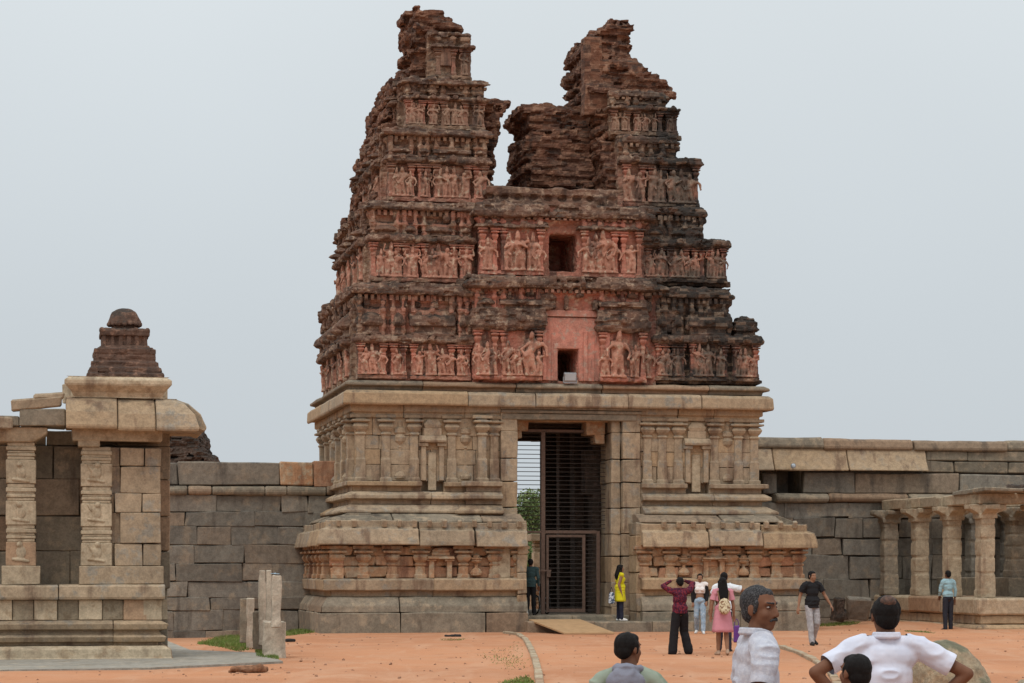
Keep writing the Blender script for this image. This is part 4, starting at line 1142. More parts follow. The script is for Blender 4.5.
# pale paving around the pavilion
m = MB()
pp = [gp(-60, 671, .03), gp(150, 668, .03), gp(283, 661.5, .03), gp(262, 653, .03), gp(190, 650, .03), gp(165, 640, .03), gp(120, 640, .03), gp(-60, 640, .03)]
m.add([(p.x, p.y, .035) for p in pp] + [(p.x, p.y, -.3) for p in pp], [tuple(range(8)), tuple(range(15, 7, -1))] + [(i, (i + 1) % 8, 8 + (i + 1) % 8, 8 + i) for i in range(8)])
tag(link('paving', m.mesh(), M['slab']), kind='structure')

# ================================================================== right pillared hall
HO = (468 / F * 65.0, 65.0)
def UH(px, v=0.0): return U(px, v, HO)
def WH(py, v=0.0, px=985): return W(py, px, v, HO)
gz = .0
r = obj_root('pillared_hall', HO, 'ruined open pillared hall on a stone plinth at the right edge', 'hall')
D, Lr = 8.6, 6.5
zt = WH(598)
m = MB()
m.box(.12, Lr, .12, D, -.3, zt - .05)
m.blocks(0, Lr, 0, .4, -.3, [.3 + .18, .26], (.9, 2), gap=.012, j=.012, jf=.03); m.blocks(.4, D, 0, .4, -.3, [.3 + .18, .26], (.9, 2), gap=.012, j=.012, side='L', jf=.03)
pf = [(-.5, -.3), (.14, -.3), (.14, .10), (.03, .18), (-.5, .18)]
m.stones(0, Lr, 0, pf, 'F', 1, 0, (1, 2)); m.stones(0, D, 0, pf, 'L', 1, 0, (1, 2))
stonepart('plinth', m, M['sandy'], .02, 2, .3, .02, par=r)
m = MB(); pf = [(-2, .44), (.0, .44), (.10, .47), (.12, zt - .03), (.06, zt), (-2, zt)]
m.stones(0, Lr, 0, pf, 'F', 1, 0, (1.6, 3)); m.stones(0, D, 0, pf, 'L', 1, 0, (1.6, 3)); m.box(1, Lr, 1, D, .5, zt - .01)
stonepart('plinth_cap', m, M['cream'], .02, 2, .3, .03, par=r)
zc = WH(514)
def rpil(u, v, w_=.50, mat='cream', z0=None, z1=None, cap=True, label=None, seed=0):
    z0 = zt if z0 is None else z0; z1 = zc if z1 is None else z1
    rr = random.Random(seed + 5); m = MB(); h = z1 - z0; a = w_ / 2
    m.box(-a * 1.08, a * 1.08, -a * 1.08, a * 1.08, 0, .22, .01)
    z = .22
    for k_, f in enumerate((.16, .05, .14, .05, .14, .05, .1, .05, .1)):
        t_ = f / .84 * (h - .22); q = a * (1.0 if k_ % 2 == 0 else .94)
        m.box(-q, q, -q, q, z - .005, z + t_ + .005, .012); z += t_
    me = fuse(m, .026, 1); erode(me, .018, 3.5, 4, seed)
    o = link('pillar', me, M[mat], r, (u, v, z0), (0, 0, rr.uniform(-.05, .05)))
    if label: o['label'] = label
    if cap:
        m = MB(); m.box(-a * 1.25, a * 1.25, -a * 1.25, a * 1.25, 0, .12)
        m.run(-a, a, -a, [(-2 * a, .1), (0, .1), (.28, .25), (.33, .27), (.33, .40), (-2 * a, .40)], 'F'); m.run(-a, a, a, [(-2 * a, .1), (0, .1), (.28, .25), (.33, .27), (.33, .40), (-2 * a, .40)], 'B')
        m.run(-a, a, -a, [(-2 * a, .1), (0, .1), (.28, .25), (.33, .27), (.33, .40), (-2 * a, .40)], 'L'); m.run(-a, a, a, [(-2 * a, .1), (0, .1), (.28, .25), (.33, .27), (.33, .40), (-2 * a, .40)], 'R')
        me = fuse(m, .03, 1); erode(me, .035, 3.5, 3, seed + 9); link('capital', me, M[mat], o, (0, 0, h - .12))
    return o
for i, px_ in enumerate((985, 952, 920, 889)):
    v = .5 + i * 2.33
    rpil(UH(px_, v), v, .44 if i < 3 else .46, 'cream' if i < 3 else 'footing', seed=i)
rpil(UH(1017, 3.2), 3.2, .58, 'footing', z0=zt + .55, seed=7); rpil(UH(1044, .5), .5, .56, 'cream', seed=8)
rpil(UH(975, 7.5), 7.5, .5, 'greywall', seed=10); rpil(UH(1010, 7.5), 7.5, .5, 'greywall', seed=11)
m = MB(); m.box(UH(1000, 3.2), Lr, 2.6, D, zt - .02, zt + .55, .02)
stonepart('inner_step', m, M['footing'], .02, 2, .3, .02, par=r)
# beams and broken roof slabs
zb_ = zc + .28
m = MB(); uL = UH(985, .5)
m.stones(uL - .3, Lr, .2, [(-.6, zb_), (0, zb_), (0, zb_ + .32), (-.6, zb_ + .32)], 'F', 0, 0, (1.8, 2.6), .02, .03, .02)
m.stones(.5, D - .6, uL - .28, [(-.56, zb_), (0, zb_), (0, zb_ + .32), (-.56, zb_ + .32)], 'L', 0, 0, (2.0, 2.6), .02, .03, .02)
m.stones(uL - .3, Lr, 3.0, [(-.5, zb_), (0, zb_), (0, zb_ + .3), (-.5, zb_ + .3)], 'F', 0, 0, (1.8, 2.6), .02); m.stones(uL - .3, Lr, 5.4, [(-.5, zb_), (0, zb_), (0, zb_ + .3), (-.5, zb_ + .3)], 'F', 0, 0, (1.8, 2.6), .02)
m.stones(uL - .3, Lr, 7.3, [(-.5, zb_), (0, zb_), (0, zb_ + .3), (-.5, zb_ + .3)], 'F', 0, 0, (1.8, 2.6), .02)
stonepart('beam', m, M['cream'], .03, 2, .3, .03, par=r)
m = MB(); x = uL - .4; rr = random.Random(9)
while x < Lr:
    for vv in (-1.0, 0.2) if rr.random() < .75 else (-1.0,):
        m.obox((x + .6, vv + 1.2, zb_ + .38 + rr.uniform(-.02, .03)), (1.15, 1.3, .13), (rr.uniform(-.015, .015), rr.uniform(-.02, .02), 0), .03)
    x += 1.2
stonepart('roof_slab', m, M['footing'], .03, 2, .3, .03, par=r)
m = MB()
for i in range(34):
    q = rr.random() ** .7; sx = rr.uniform(.2, .6)
    m.obox((uL + .1 + q * (Lr - uL), rr.uniform(.3, 1.8), zb_ + .46 + rr.uniform(0, .10)), (sx, sx * .8, rr.uniform(.1, .28)), (rr.uniform(-.2, .2), rr.uniform(-.2, .2), rr.uniform(0, 3)), .04)
me = fuse(m, .04, 1); erode(me, .05, 4, 3, 2); o = link('roof_rubble', me, M['rubble'], r); o['kind'] = 'stuff'

# leaning slab and small stones by the right wall
t = MB(); t.obox((0, 0, .36), (.72, .14, .8), (.42, .06, .1), .07)
p = XY(858, 70.6)
me = densify(t, .15, .03); erode(me, .03, 3, 3, 4)
tag(link('leaning_slab', me, M['greywall'], None, (p[0], p[1], .19)), 'grey stone slab leaning against the foot of the right wall', 'slab')
t = MB(); t.obox((0, 0, .28), (.28, .3, .66), (.1, .1, .4), .05); t.obox((.1, .05, .15), (.5, .3, .26), (.1, 0, .4), .05)
p = XY(838, 71.4); me = fuse(t, .03, 1); erode(me, .05, 4, 3, 3)
tag(link('broken_stone', me, M['rubble'], None, (p[0], p[1], .2)), 'dark broken stone lump beside the leaning slab by the right wall', 'stone')

# ================================================================== stone posts on the left
def post(px, Y, y_top, y_bot, wd, dp, mat='post', label='', rz=.2, tilt=0, chip=.03, z=None, seed=1):
    z0 = CH - (y_bot - HY) / F * Y if z is None else z; z1 = CH - (y_top - HY) / F * Y
    m = MB(); m.obox((0, 0, (z1 - z0) / 2), (wd, dp, z1 - z0), (0, tilt, 0), .01)
    me = densify(m, .12, .015); erode(me, chip, 4, 3, seed)
    return tag(link('stone_post', me, M[mat], None, (*XY(px, Y), z0), (0, 0, rz)), label, 'post', 'broken stone posts on the grass')
post(274, 45.6, 621, 659, .42, .34, label='thick low pale stump at the front of the broken posts', seed=2, chip=.04)
post(276, 45.2, 575, 627, .19, .13, label='tall pale post leaning on the front of the low stump', tilt=.02, seed=3)
post(268.5, 46.6, 570, 640, .11, .11, label='slim tall post in the middle of the broken posts', seed=4)
post(262, 47.6, 570, 645, .13, .12, label='tall pale post left of the slim middle post', seed=5)
post(258, 48.0, 612, 650, .22, .2, 'footing', label='short dark stump behind the tall pale posts', seed=6)
post(250.5, 50.0, 598, 648, .16, .12, label='shorter pale post with the grass at its foot', seed=7)
post(244.5, 52.0, 599, 643, .20, .14, 'footing', label='dull brown post furthest left in the row of broken posts', seed=8)
m = MB(); m.ell((0, 0, 0), (.03, .04, .015)); m.obox((0, 0, 0), (.16, .1, .012), (0, .05, .3))
tag(link('plastic_wrapper', m.mesh(), plain('pale_blue_plastic', (.35, .5, .62), .4), None, (*XY(275, 45.25), CH - (573.6 - HY) / F * 45.25)), 'scrap of pale blue plastic on top of the tallest front post', 'litter')
# ================================================================== people
def cmat(name, col, col2=None, rough=.85, var=.08, scale=9, thr=(.45, .6), bump=.25):
    return plain(name, col, rough, 0, var, scale, bump, .2, col2, thr)


SK = {'dark': plain('brown_skin', (0.155, 0.072, 0.042), 0.65, 0, .10, 14, .05, .2), 'mid': plain('light_brown_skin', (0.27, 0.145, 0.09), 0.65, 0, .08, 14, .05, .2)}
HAIR = plain('black_hair', (0.008, 0.007, 0.007), 0.7, 0, .25, 60, .5, .15)
HAIRG = plain('greying_hair', (0.028, 0.028, 0.03), 0.7, 0, .4, 90, .6, .15, (0.085, .085, .09), (.45, .65))
EYEW = plain('eye_white', (.30, .26, .24), .4); EYED = plain('eye_dark', (.02, .012, .01), .2)
THIN = plain('thinning_hair_skin', (0.05, .028, .02), .6, 0, .3, 50, .3, .3, (.09, .045, .03))
LIP = plain('lips', (0.15, .06, .045), .5)


def v3(*a): return Vector(a)


def head_prims(m, c, rot, s=1.0, female=False, ear=True):
    """skull, jaw, nose, brow, lips and ears; rot turns the head"""
    q = lambda x, y, z: c + rot @ Vector((x * s, y * s, z * s))
    e = rot.to_euler()
    el = lambda p, r: m.ell(q(*p), tuple(x * s for x in r), e)
    el((0, -.012, .030), (.076, .094, .086)); el((0, .022, -.035), (.062, .068, .078)); el((0, .052, -.085), (.032, .032, .028))
    el((0, .01, -.06), (.056, .06, .045))
    for sg in (-1, 1):
        el((sg * .036, .052, -.028), (.026, .028, .028)); m.cap(q(sg * .012, .082, .030), q(sg * .045, .066, .030), .011 * s, .010 * s, 8)
        if ear:
            el((sg * .076, -.006, -.006), (.009, .020, .031)); el((sg * .076, -.002, -.026), (.008, .011, .014))
        el((sg * .010, .099, -.034), (.009, .009, .008))
        m.cap(q(0, .087, -.062), q(sg * .022, .078, -.064), .008 * s, .005 * s, 8); m.cap(q(0, .085, -.073), q(sg * .019, .077, -.072), .008 * s, .005 * s, 8)
    m.cap(q(0, .082, .020), q(0, .103, -.026), .009 * s, .0135 * s, 8)


def hand_prims(m, w, d, s, curl=.35, side=1, up=Vector((0, 0, 1))):
    """palm, four unequal bent fingers and a thumb from the side of the palm"""
    d = d.normalized(); a = d.cross(up)
    if a.length < .2: a = d.cross(Vector((0, 1, 0)))
    a.normalize(); n = a.cross(d).normalized()
    for t in (-1, 0, 1): m.cap(w + a * (.020 * t * s), w + d * (.078 * s) + a * (.027 * t * s), .0135 * s, .0125 * s, 8)
    for i, (o, L) in enumerate(((-.031, .062), (-.0105, .072), (.0105, .078), (.031, .068))):
        k0 = w + d * (.082 * s) + a * (o * s); d1 = (d - n * curl).normalized(); d2 = (d - n * (curl * 2.4)).normalized()
        k1 = k0 + d1 * (L * .5 * s); k2 = k1 + d2 * (L * .55 * s)
        m.cap(k0, k1, .0092 * s, .0084 * s, 8); m.cap(k1, k2, .0084 * s, .0068 * s, 8)
    t0 = w + d * (.022 * s) - a * (.028 * s) * side; t1 = t0 + (d * .8 - a * side * .8 - n * .2).normalized() * (.04 * s); t2 = t1 + (d - a * side * .2 - n * .4).normalized() * (.032 * s)
    m.cap(t0, t1, .012 * s, .0105 * s, 8); m.cap(t1, t2, .0105 * s, .008 * s, 8)


def person(label, px, Y, z, H, face, arms, legs=None, top=None, bottom=None, shoes=None, skin='mid', hair=('short', None), headturn=0, headtilt=0, lean=(0, 0),
           sleeve='short', top_len=.86, skirt=None, vox=.010, female=False, build=1.0, shoulder=.185, belly=0, collar=False, detail=False, group=None, shz=1.375, hem=.85, trouser_r=1.0, crop=False, mats=None):
    s = H / 1.70
    root = tag(empty('person', (*XY(px, Y), z), face), label, 'person', group)
    P_ = lambda x, y, zz: Vector((x * s, y * s, zz * s))
    lx, ly = lean
    if female: shoulder = min(shoulder, .165)
    hipc = P_(0, 0, .92); chest = P_(lx * .6, ly * .6, 1.22); nb = P_(lx, ly, 1.43); hc = P_(lx * 1.1, ly * 1.15 + .015, 1.572)
    hr = (Euler((headtilt, 0, headturn)).to_matrix())
    B = build
    lg = legs or {'l': ((-.10, 0, .50), (-.11, -.02, .085), 0), 'r': ((.10, 0, .50), (.11, .02, .085), 0)}
    m = MB()
    # trunk
    def trunk(m, g, low=.86, neck=True, hi=1.40):
        m.ell(P_(0, 0, .93), ((.155 if female else .15) * s * B + g, .115 * s * B + g, .11 * s + g)) if low < .95 else None
        m.ell(P_(lx * .3, ly * .3 + belly * .4, 1.05), ((.125 if female else .142) * s * B + g, (.10 + belly) * s * B + g, .13 * s + g)) if low < 1.05 else None
        m.ell(P_(lx * .6, ly * .6, 1.22), (.150 * s * B + g, .108 * s * B + g, .15 * s + g))
        m.ell(P_(lx * .85, ly * .85, 1.33), ((shoulder - .02) * s * B + g, .095 * s * B + g, .09 * s + g))
        for sg in (-1, 1): m.cap(P_(lx + sg * .05, ly, 1.41), P_(lx + sg * shoulder * B, ly, shz), .05 * s + g, .052 * s * B + g)
        if female:
            for sg in (-1, 1): m.ell(P_(lx * .7 + sg * .065, ly * .7 + .085, 1.25), (.06 * s + g, .05 * s + g, .06 * s + g))
    trunk(m, 0)
    m.cap(nb - P_(0, 0, .03), hc - P_(0, 0, .06), (.052 if female else .060) * s * B, (.047 if female else .055) * s)
    head_prims(m, hc, hr, s * (1.0 if not detail else 1.0), female)
    ar = {}
    for k, sg in (('l', -1), ('r', 1)):
        sh = P_(lx + sg * shoulder * B, ly, shz); el = P_(*arms[k][0]); wr = P_(*arms[k][1]); ar[k] = (sh, el, wr)
        m.cap(sh, el, .047 * s * B, .036 * s * B); m.cap(sh.lerp(el, .35), sh.lerp(el, .6), .045 * s * B, .042 * s * B)
        m.cap(el, el.lerp(wr, .35), .037 * s * B, .038 * s * B); m.cap(el.lerp(wr, .35), wr, .038 * s * B, .024 * s)
        dd = (Vector(arms[k][2]) if len(arms[k]) > 2 else (wr - el)).normalized()
        hand_prims(m, wr + dd * .01 * s, dd, s * (.92 if female else 1), .35, sg)
    for k, sg in (('l', -1), ('r', 1)):
        kn, an, toe = lg[k][0], lg[k][1], lg[k][2]
        h = P_(sg * .085, 0, .89); kn = P_(*kn); an = P_(*an)
        m.cap(h, kn, .082 * s * B, .054 * s); m.cap(kn, kn.lerp(an, .35), .052 * s, .055 * s); m.cap(kn.lerp(an, .35), an, .054 * s, .036 * s)
        heel = an + P_(0, -.035, -.045); tp_ = an + P_(sg * .03, .15, -.055 + toe)
        m.cap(heel, tp_, .032 * s, .026 * s); m.cap(heel + P_(0, .05, .02), tp_, .034 * s, .024 * s)
    me = fuse(m, vox * (s if not detail else 1), 3 if not detail else 4); link('body', me, SK[skin], root, smooth=True)
    wr_n = max(vox * .9, .007)
    # upper garment
    def wrinkle(me, amp, seed, an=(1, 1, 1), f=9): return erode(me, amp, f, 3, seed, an)
    if top:
        m = MB(); trunk(m, .016 * s, top_len if crop else .86)
        if not crop:
            [m.ell(P_(0, 0, zz), (.172 * s * B + .008, .132 * s * B + .008 + belly, .12 * s)) for zz in (.78, .86, .94, 1.02)]
        for k, sg in (('l', -1), ('r', 1)):
            sh, el, wr = ar[k]
            if sleeve == 'none': continue
            t = .62 if sleeve == 'short' else 1.0
            e_ = sh.lerp(el, t); m.cap(sh, e_, .066 * s * B, (.074 if t < 1 else .050) * s * B)
            if sleeve == 'long': m.cap(el, el.lerp(wr, .92), .047 * s * B, .036 * s)
            if sleeve == 'elbow': m.cap(el, el.lerp(wr, .1), .05 * s * B, .05 * s)
        if sleeve == 'none': pass
        m.cap(nb - P_(0, 0, .05), nb + P_(0, -.005, .012), .075 * s, .064 * s)
        me = fuse(m, wr_n, 12 if detail else 4)
        def fold(d, co): return np.sign(d) * np.abs(d) ** 0.8
        wrinkle(me, .010 * s, 3, (1, 1, .6), 6); me = ridge(me, .015 * s)
        cut_neck(me, nb, hc, .062 * s, ar, s, sleeve, t if sleeve != 'none' else 0, crop_z=(top_len * s if crop else hem * s))
        link('shirt' if not female else 'top', me, top, root, smooth=True)
        if collar:
            m = MB()
            for i in range(14):
                a0 = 2 * math.pi * i / 14 + .1; a1 = a0 + 2 * math.pi / 14
                p = [nb + Vector((math.cos(a) * .075 * s, math.sin(a) * .078 * s - .006, .022 * s - .022 * s * max(0, math.sin(a)))) for a in (a0, a1)]
                m.cap(p[0], p[1], .014 * s, .014 * s, 8); m.cap(p[0] + v3(0, 0, .018), p[1] + v3(0, 0, .018), .010 * s, .010 * s, 8)
            me = fuse(m, .006, 2); link('collar', me, top, root, smooth=True)
    if bottom:
        m = MB(); m.ell(P_(0, 0, .93), ((.155 if female else .15) * s * B + .012, .115 * s * B + .012, .10 * s)); m.cap(P_(0, 0, .94), P_(0, 0, 1.0), .12 * s * B, .13 * s * B) if not crop else m.cap(P_(0, 0, .94), P_(0, 0, 1.02), .12 * s, .105 * s)
        for k, sg in (('l', -1), ('r', 1)):
            kn, an = P_(*lg[k][0]), P_(*lg[k][1]); h = P_(sg * .085, 0, .89); g = .014 * s * trouser_r
            m.cap(h, kn, .084 * s * B + g * .7, .058 * s + g * 1.2); m.cap(kn, an + P_(0, 0, -.0), .058 * s + g * 1.2, (.046 + .022 * (trouser_r - 1)) * s + g)
        me = fuse(m, wr_n, 3); wrinkle(me, .012 * s, 5, (1, 1, 1.3), 9); link('trousers', me, bottom, root, smooth=True)
    if skirt:
        zt_, zb2, r0, r1, mt, nm = skirt; m = MB(); n = 28; secs = []
        vs = []; k_ = 8
        for i in range(k_ + 1):
            t = i / k_; z_ = (zt_ + (zb2 - zt_) * t) * s
            for j in range(n):
                a = 2 * math.pi * j / n; rr_ = (r0 + (r1 - r0) * t ** .8) * s * (1 + .06 * t * math.sin(5 * a + 1))
                vs.append((math.cos(a) * rr_, math.sin(a) * rr_ * .78, z_))
        fs = [(i * n + j, i * n + (j + 1) % n, (i + 1) * n + (j + 1) % n, (i + 1) * n + j) for i in range(k_) for j in range(n)] + [tuple(range(n)), tuple(range(k_ * n + n - 1, k_ * n - 1, -1))]
        m.add(vs, fs); me = m.mesh(); link(nm, me, mt, root, smooth=True)
    if shoes:
        for k, sg in (('l', -1), ('r', 1)):
            an, toe = P_(*lg[k][1]), lg[k][2]; m = MB()
            heel = an + P_(0, -.035, -.045); tp_ = an + P_(sg * .03, .15, -.055 + toe)
            m.cap(heel, tp_, .040 * s, .034 * s); m.cap(heel + P_(0, .04, .03), tp_, .042 * s, .03 * s); m.cap(an + P_(0, -.01, 0), an + P_(0, -.01, -.03), .04 * s, .04 * s)
            me = fuse(m, .009, 2); link('shoe', me, shoes, root, smooth=True)
    # hair
    kind, hm = hair; hm = hm or HAIR
    q = lambda x, y, z_: hc + hr @ Vector((x * s, y * s, z_ * s)); he = hr.to_euler()
    m = MB()
    if kind in ('short', 'balding'):
        m.ell(q(0, -.024, .036), (.085 * s, .092 * s, .088 * s), he); m.ell(q(0, -.052, -.008), (.074 * s, .062 * s, .068 * s), he)
        if kind == 'short': m.ell(q(0, .018, .072), (.064 * s, .056 * s, .042 * s), he)
        for sg in (-1, 1): m.cap(q(sg * .070, .018, .03), q(sg * .073, .012, -.022), .013 * s, .009 * s)
    elif kind == 'crop':
        m.ell(q(0, -.021, .035), (.082 * s, .094 * s, .087 * s), he); m.ell(q(0, -.044, -.012), (.071 * s, .056 * s, .066 * s), he); m.ell(q(0, .018, .074), (.056 * s, .050 * s, .036 * s), he)
        for sg in (-1, 1): m.cap(q(sg * .069, .022, .03), q(sg * .073, .012, -.02), .013 * s, .008 * s)
    else:
        L = {'long': .40, 'waist': .62, 'shoulder': .22}[kind]
        m.ell(q(0, -.022, .038), (.088 * s, .10 * s, .088 * s), he); m.ell(q(0, .02, .085), (.066 * s, .06 * s, .035 * s), he)
        for sg in (-1, 1): m.cap(q(sg * .078, .01, .02), q(sg * .085, -.02, -.12), .024 * s, .026 * s)
        b0 = q(0, -.075, 0)
        for t in (-1.2, -.6, 0, .6, 1.2):
            m.cap(b0 + v3(t * .04, 0, 0) * s, b0 + v3(t * .062, -.05, -L * .5) * s, .042 * s, .046 * s); m.cap(b0 + v3(t * .062, -.05, -L * .5) * s, b0 + v3(t * .045, -.04, -L) * s, .046 * s, .018 * s)
    me = fuse(m, .007 if not detail else .005, 2); erode(me, .007 * s, 30, 3, 4, (1, 1, .35))
    link('hair', me, hm, root, smooth=True)
    if kind == 'balding':
        m = MB(); m.ell(q(0, -.055, .086), (.050 * s, .052 * s, .0405 * s), he); link('bald_patch', m.mesh(), THIN, root, smooth=True)
    if detail:
        for sg in (-1, 1):
            m = MB(); m.ell(q(sg * .031, .070, .010), (.0125 * s, .010 * s, .0055 * s), he); eo = link('eye', m.mesh(), EYEW, root, smooth=True)
            m = MB(); m.ell(q(sg * .031, .0775, .010), (.0065 * s, .0045 * s, .0068 * s), he); link('iris', m.mesh(), EYED, eo, smooth=True)
            m = MB(); m.cap(q(sg * .014, .089, .030), q(sg * .048, .071, .033), .0055 * s, .0035 * s, 8); link('eyebrow', m.mesh(), hm, root, smooth=True)
    return root, P_, q, he, s, ar


def ridge(me, amp):
    """cloth creases: thin warped folds"""
    return erode(me, amp, 5.5, 2, 31, (.7, .7, 1.5), lambda d, co: (1 - np.abs(d) * 4).clip(0, 1) ** 1.5 - .25)


def cut_neck(me, nb, hc, r, ar, s, sleeve, t, crop_z=None):
    """open the sleeve ends and the neck of a garment so that it stops cleanly"""
    bm = bmesh.new(); bm.from_mesh(me)
    def trim(c, n, rad):
        fs = [f for f in bm.faces if (f.calc_center_median() - c).length < rad]
        g = list({v for f in fs for v in f.verts}) + list({e for f in fs for e in f.edges}) + fs
        bmesh.ops.bisect_plane(bm, geom=g, dist=1e-6, plane_co=c, plane_no=n, clear_outer=True)
    if sleeve in ('short', 'long'):
        for k in 'lr':
            sh, el, wr = ar[k]
            if sleeve == 'short': trim(sh.lerp(el, t + .04), (el - sh).normalized(), .13 * s)
            else: trim(el.lerp(wr, .90), (wr - el).normalized(), .09 * s)
    if crop_z: bmesh.ops.bisect_plane(bm, geom=bm.verts[:] + bm.edges[:] + bm.faces[:], dist=1e-6, plane_co=(0, 0, crop_z), plane_no=(0, 0, -1), clear_outer=True)
    trim(nb + Vector((0, 0, .028 * s)), Vector((0, 0, 1)), .115 * s)
    bm.to_mesh(me); bm.free()


DOWN = {'l': ((-.235, -.02, 1.10), (-.235, .06, .86)), 'r': ((.235, -.02, 1.10), (.235, .06, .86))}
WALK = {'l': ((-.095, .10, .51), (-.10, .16, .085), 0), 'r': ((.095, .02, .49), (.10, -.20, .12), -.03)}
WALK2 = {'l': ((-.095, .08, .50), (-.10, -.16, .13), -.04), 'r': ((.095, .10, .51), (.10, .20, .085), 0)}
STAND = {'l': ((-.09, 0, .50), (-.10, -.02, .075), 0), 'r': ((.09, .01, .50), (.10, .02, .075), 0)}
step_z = .31
# 1 guard standing in the gate, seen from behind
p1 = person('person in dark teal shirt and black trousers standing just inside the gate', 530.5, 65.0, .45, 1.60, R(-8), DOWN, STAND, cmat('dark_teal_cloth', (.035, .065, .07)), cmat('black_cloth', (.012, .012, .014)), M['black'], 'dark', sleeve='long', vox=.014)
# 2 woman in yellow
p2 = person('woman in bright yellow sleeveless dress and dark leggings standing on the gate step', 620, 64.55 - .3, step_z, 1.57, R(-75), {'l': ((-.20, -.06, 1.13), (-.17, .03, .93), (0, .2, -1)), 'r': ((.2, -.10, 1.10), (.20, -.02, .86))}, STAND,
            cmat('yellow_cloth', (.62, .56, .02)), cmat('navy_leggings', (.02, .022, .04)), cmat('white_shoes', (.7, .7, .68)), 'mid', ('long', None), female=True, build=1.12, sleeve='none', skirt=(1.05, .58, .16, .215, cmat('yellow_cloth_skirt', (.62, .56, .02)), 'skirt'), vox=.012, headtilt=.05)
# 3 maroon shirt, both hands raised
chk = cmat('maroon_checked_cloth', (.17, .022, .035), (.05, .012, .03), scale=16, thr=(.45, .52))
person('person in dark red checked shirt and wide black trousers, both hands raised to the head', 680, 47.4, 0, 1.60, R(12), {'l': ((-.36, .12, 1.50), (-.14, .16, 1.62), (1, .2, .3)), 'r': ((.34, .14, 1.54), (.12, .16, 1.62), (-1, .2, .3))},
       {'l': ((-.13, .0, .50), (-.18, -.04, .075), 0), 'r': ((.12, .10, .50), (.20, .02, .085), 0)}, chk, cmat('wide_black_cloth', (.014, .013, .015)), M['black'], 'mid', ('short', None), sleeve='long', vox=.011, trouser_r=2.2, hem=.90)
# 4 woman in jeans
p4 = person('woman in black open cardigan, white crop top and pale blue jeans walking forward', 700, 62.0, 0, 1.64, R(172), {'l': ((-.21, .0, 1.12), (-.19, .09, .92)), 'r': ((.21, .0, 1.12), (.2, .05, .89))}, WALK,
            cmat('white_knit', (.72, .68, .66)), cmat('pale_denim', (.25, .34, .43), (.36, .44, .52)), cmat('white_trainers', (.65, .65, .64)), 'mid', ('short', None), female=True, sleeve='none', crop=True, top_len=1.14, vox=.011)
r4, P4, q4, he4, s4, ar4 = p4
m = MB()
for k, sg in (('l', -1), ('r', 1)):
    sh, el, wr = ar4[k]; m.cap(sh, el, .06, .05); m.cap(el, el.lerp(wr, .9), .05, .04); m.cap(P4(sg * .11, -.03, 1.36), P4(sg * .15, -.03, .84), .075, .07)
m.ell(P4(0, -.06, 1.15), (.15, .085, .28)); me = fuse(m, .012, 2); link('cardigan', me, cmat('black_knit', (.014, .013, .014)), r4, smooth=True)
# 5 pink dress
p5 = person('woman in pink dress with waist-length black hair, seen from behind', 722.5, 47.0, 0, 1.60, R(6), {'l': ((-.235, -.01, 1.10), (-.25, .03, .86)), 'r': ((.235, .0, 1.10), (.26, .04, .87))}, {'l': ((-.075, .06, .50), (-.07, .10, .075), 0), 'r': ((.08, .0, .49), (.09, -.10, .10), -.02)},
            cmat('pink_cloth', (.56, .24, .29)), None, cmat('tan_sandals', (.40, .28, .2)), 'mid', ('waist', None), female=True, sleeve='short', skirt=(1.08, .50, .15, .235, cmat('pink_skirt_cloth', (.56, .24, .29)), 'skirt'), vox=.011)
r5 = p5[0]
t = tag(empty('backpack', r5.location, r5.rotation_euler.z), 'small cream backpack with flower pattern worn over the pink dress', 'backpack')
m = MB(); m.ell((0, -.21, .98), (.13, .075, .15)); m.ell((0, -.20, 1.06), (.115, .07, .11)); me = fuse(m, .012, 2)
fl = cmat('flowered_fabric', (.58, .50, .34), (.22, .12, .07), scale=14, thr=(.5, .58)); link('bag', me, fl, t, smooth=True)
m = MB(); m.ell((0, -.27, .92), (.085, .03, .07)); link('pocket', m.mesh(), fl, t, smooth=True)
for sg in (-1, 1):
    m = MB(); pts_ = [(sg * .09, -.16, 1.12), (sg * .115, -.09, 1.30), (sg * .12, .03, 1.33), (sg * .13, .11, 1.2), (sg * .12, -.05, .95)]
    for a_, b_ in zip(pts_, pts_[1:]): m.cap(a_, b_, .014, .014, 8)
    link('strap', m.mesh(), cmat('brown_strap', (.2, .12, .07)), t, smooth=True)
# 6 person in a white tee mostly hidden behind her
person('person in white T-shirt mostly hidden behind the woman in pink, one arm stretched right', 724, 48.9, 0, 1.70, R(-12), {'l': ((-.26, .0, 1.15), (-.3, .06, .92)), 'r': ((.44, .08, 1.30), (.70, .16, 1.31), (1, .2, .0))}, STAND,
       cmat('white_cotton', (.68, .72, .76)), cmat('dark_cloth', (.03, .03, .045)), M['black'], 'mid', ('short', None), sleeve='short', vox=.011)
# purple bag in the hidden person's hand
t = tag(empty('shopping_bag', (*XY(736.5, 48.2), .0), .3), 'small purple bag hanging beside the pink dress', 'bag')
m = MB(); m.obox((0, 0, .40), (.13, .10, .36), (0, 0, 0), .01, 0, .9); me = m.mesh(bevel=.02); link('bag', me, cmat('purple_cloth', (.14, .05, .25)), t)
m = MB()
for i in range(6):
    a0, a1 = math.pi * i / 6, math.pi * (i + 1) / 6
    m.cap((.05 * math.cos(a0), 0, .57 + .14 * math.sin(a0)), (.05 * math.cos(a1), 0, .57 + .14 * math.sin(a1)), .008, .008, 6)
link('handle', m.mesh(), cmat('purple_handle', (.10, .04, .2)), t)
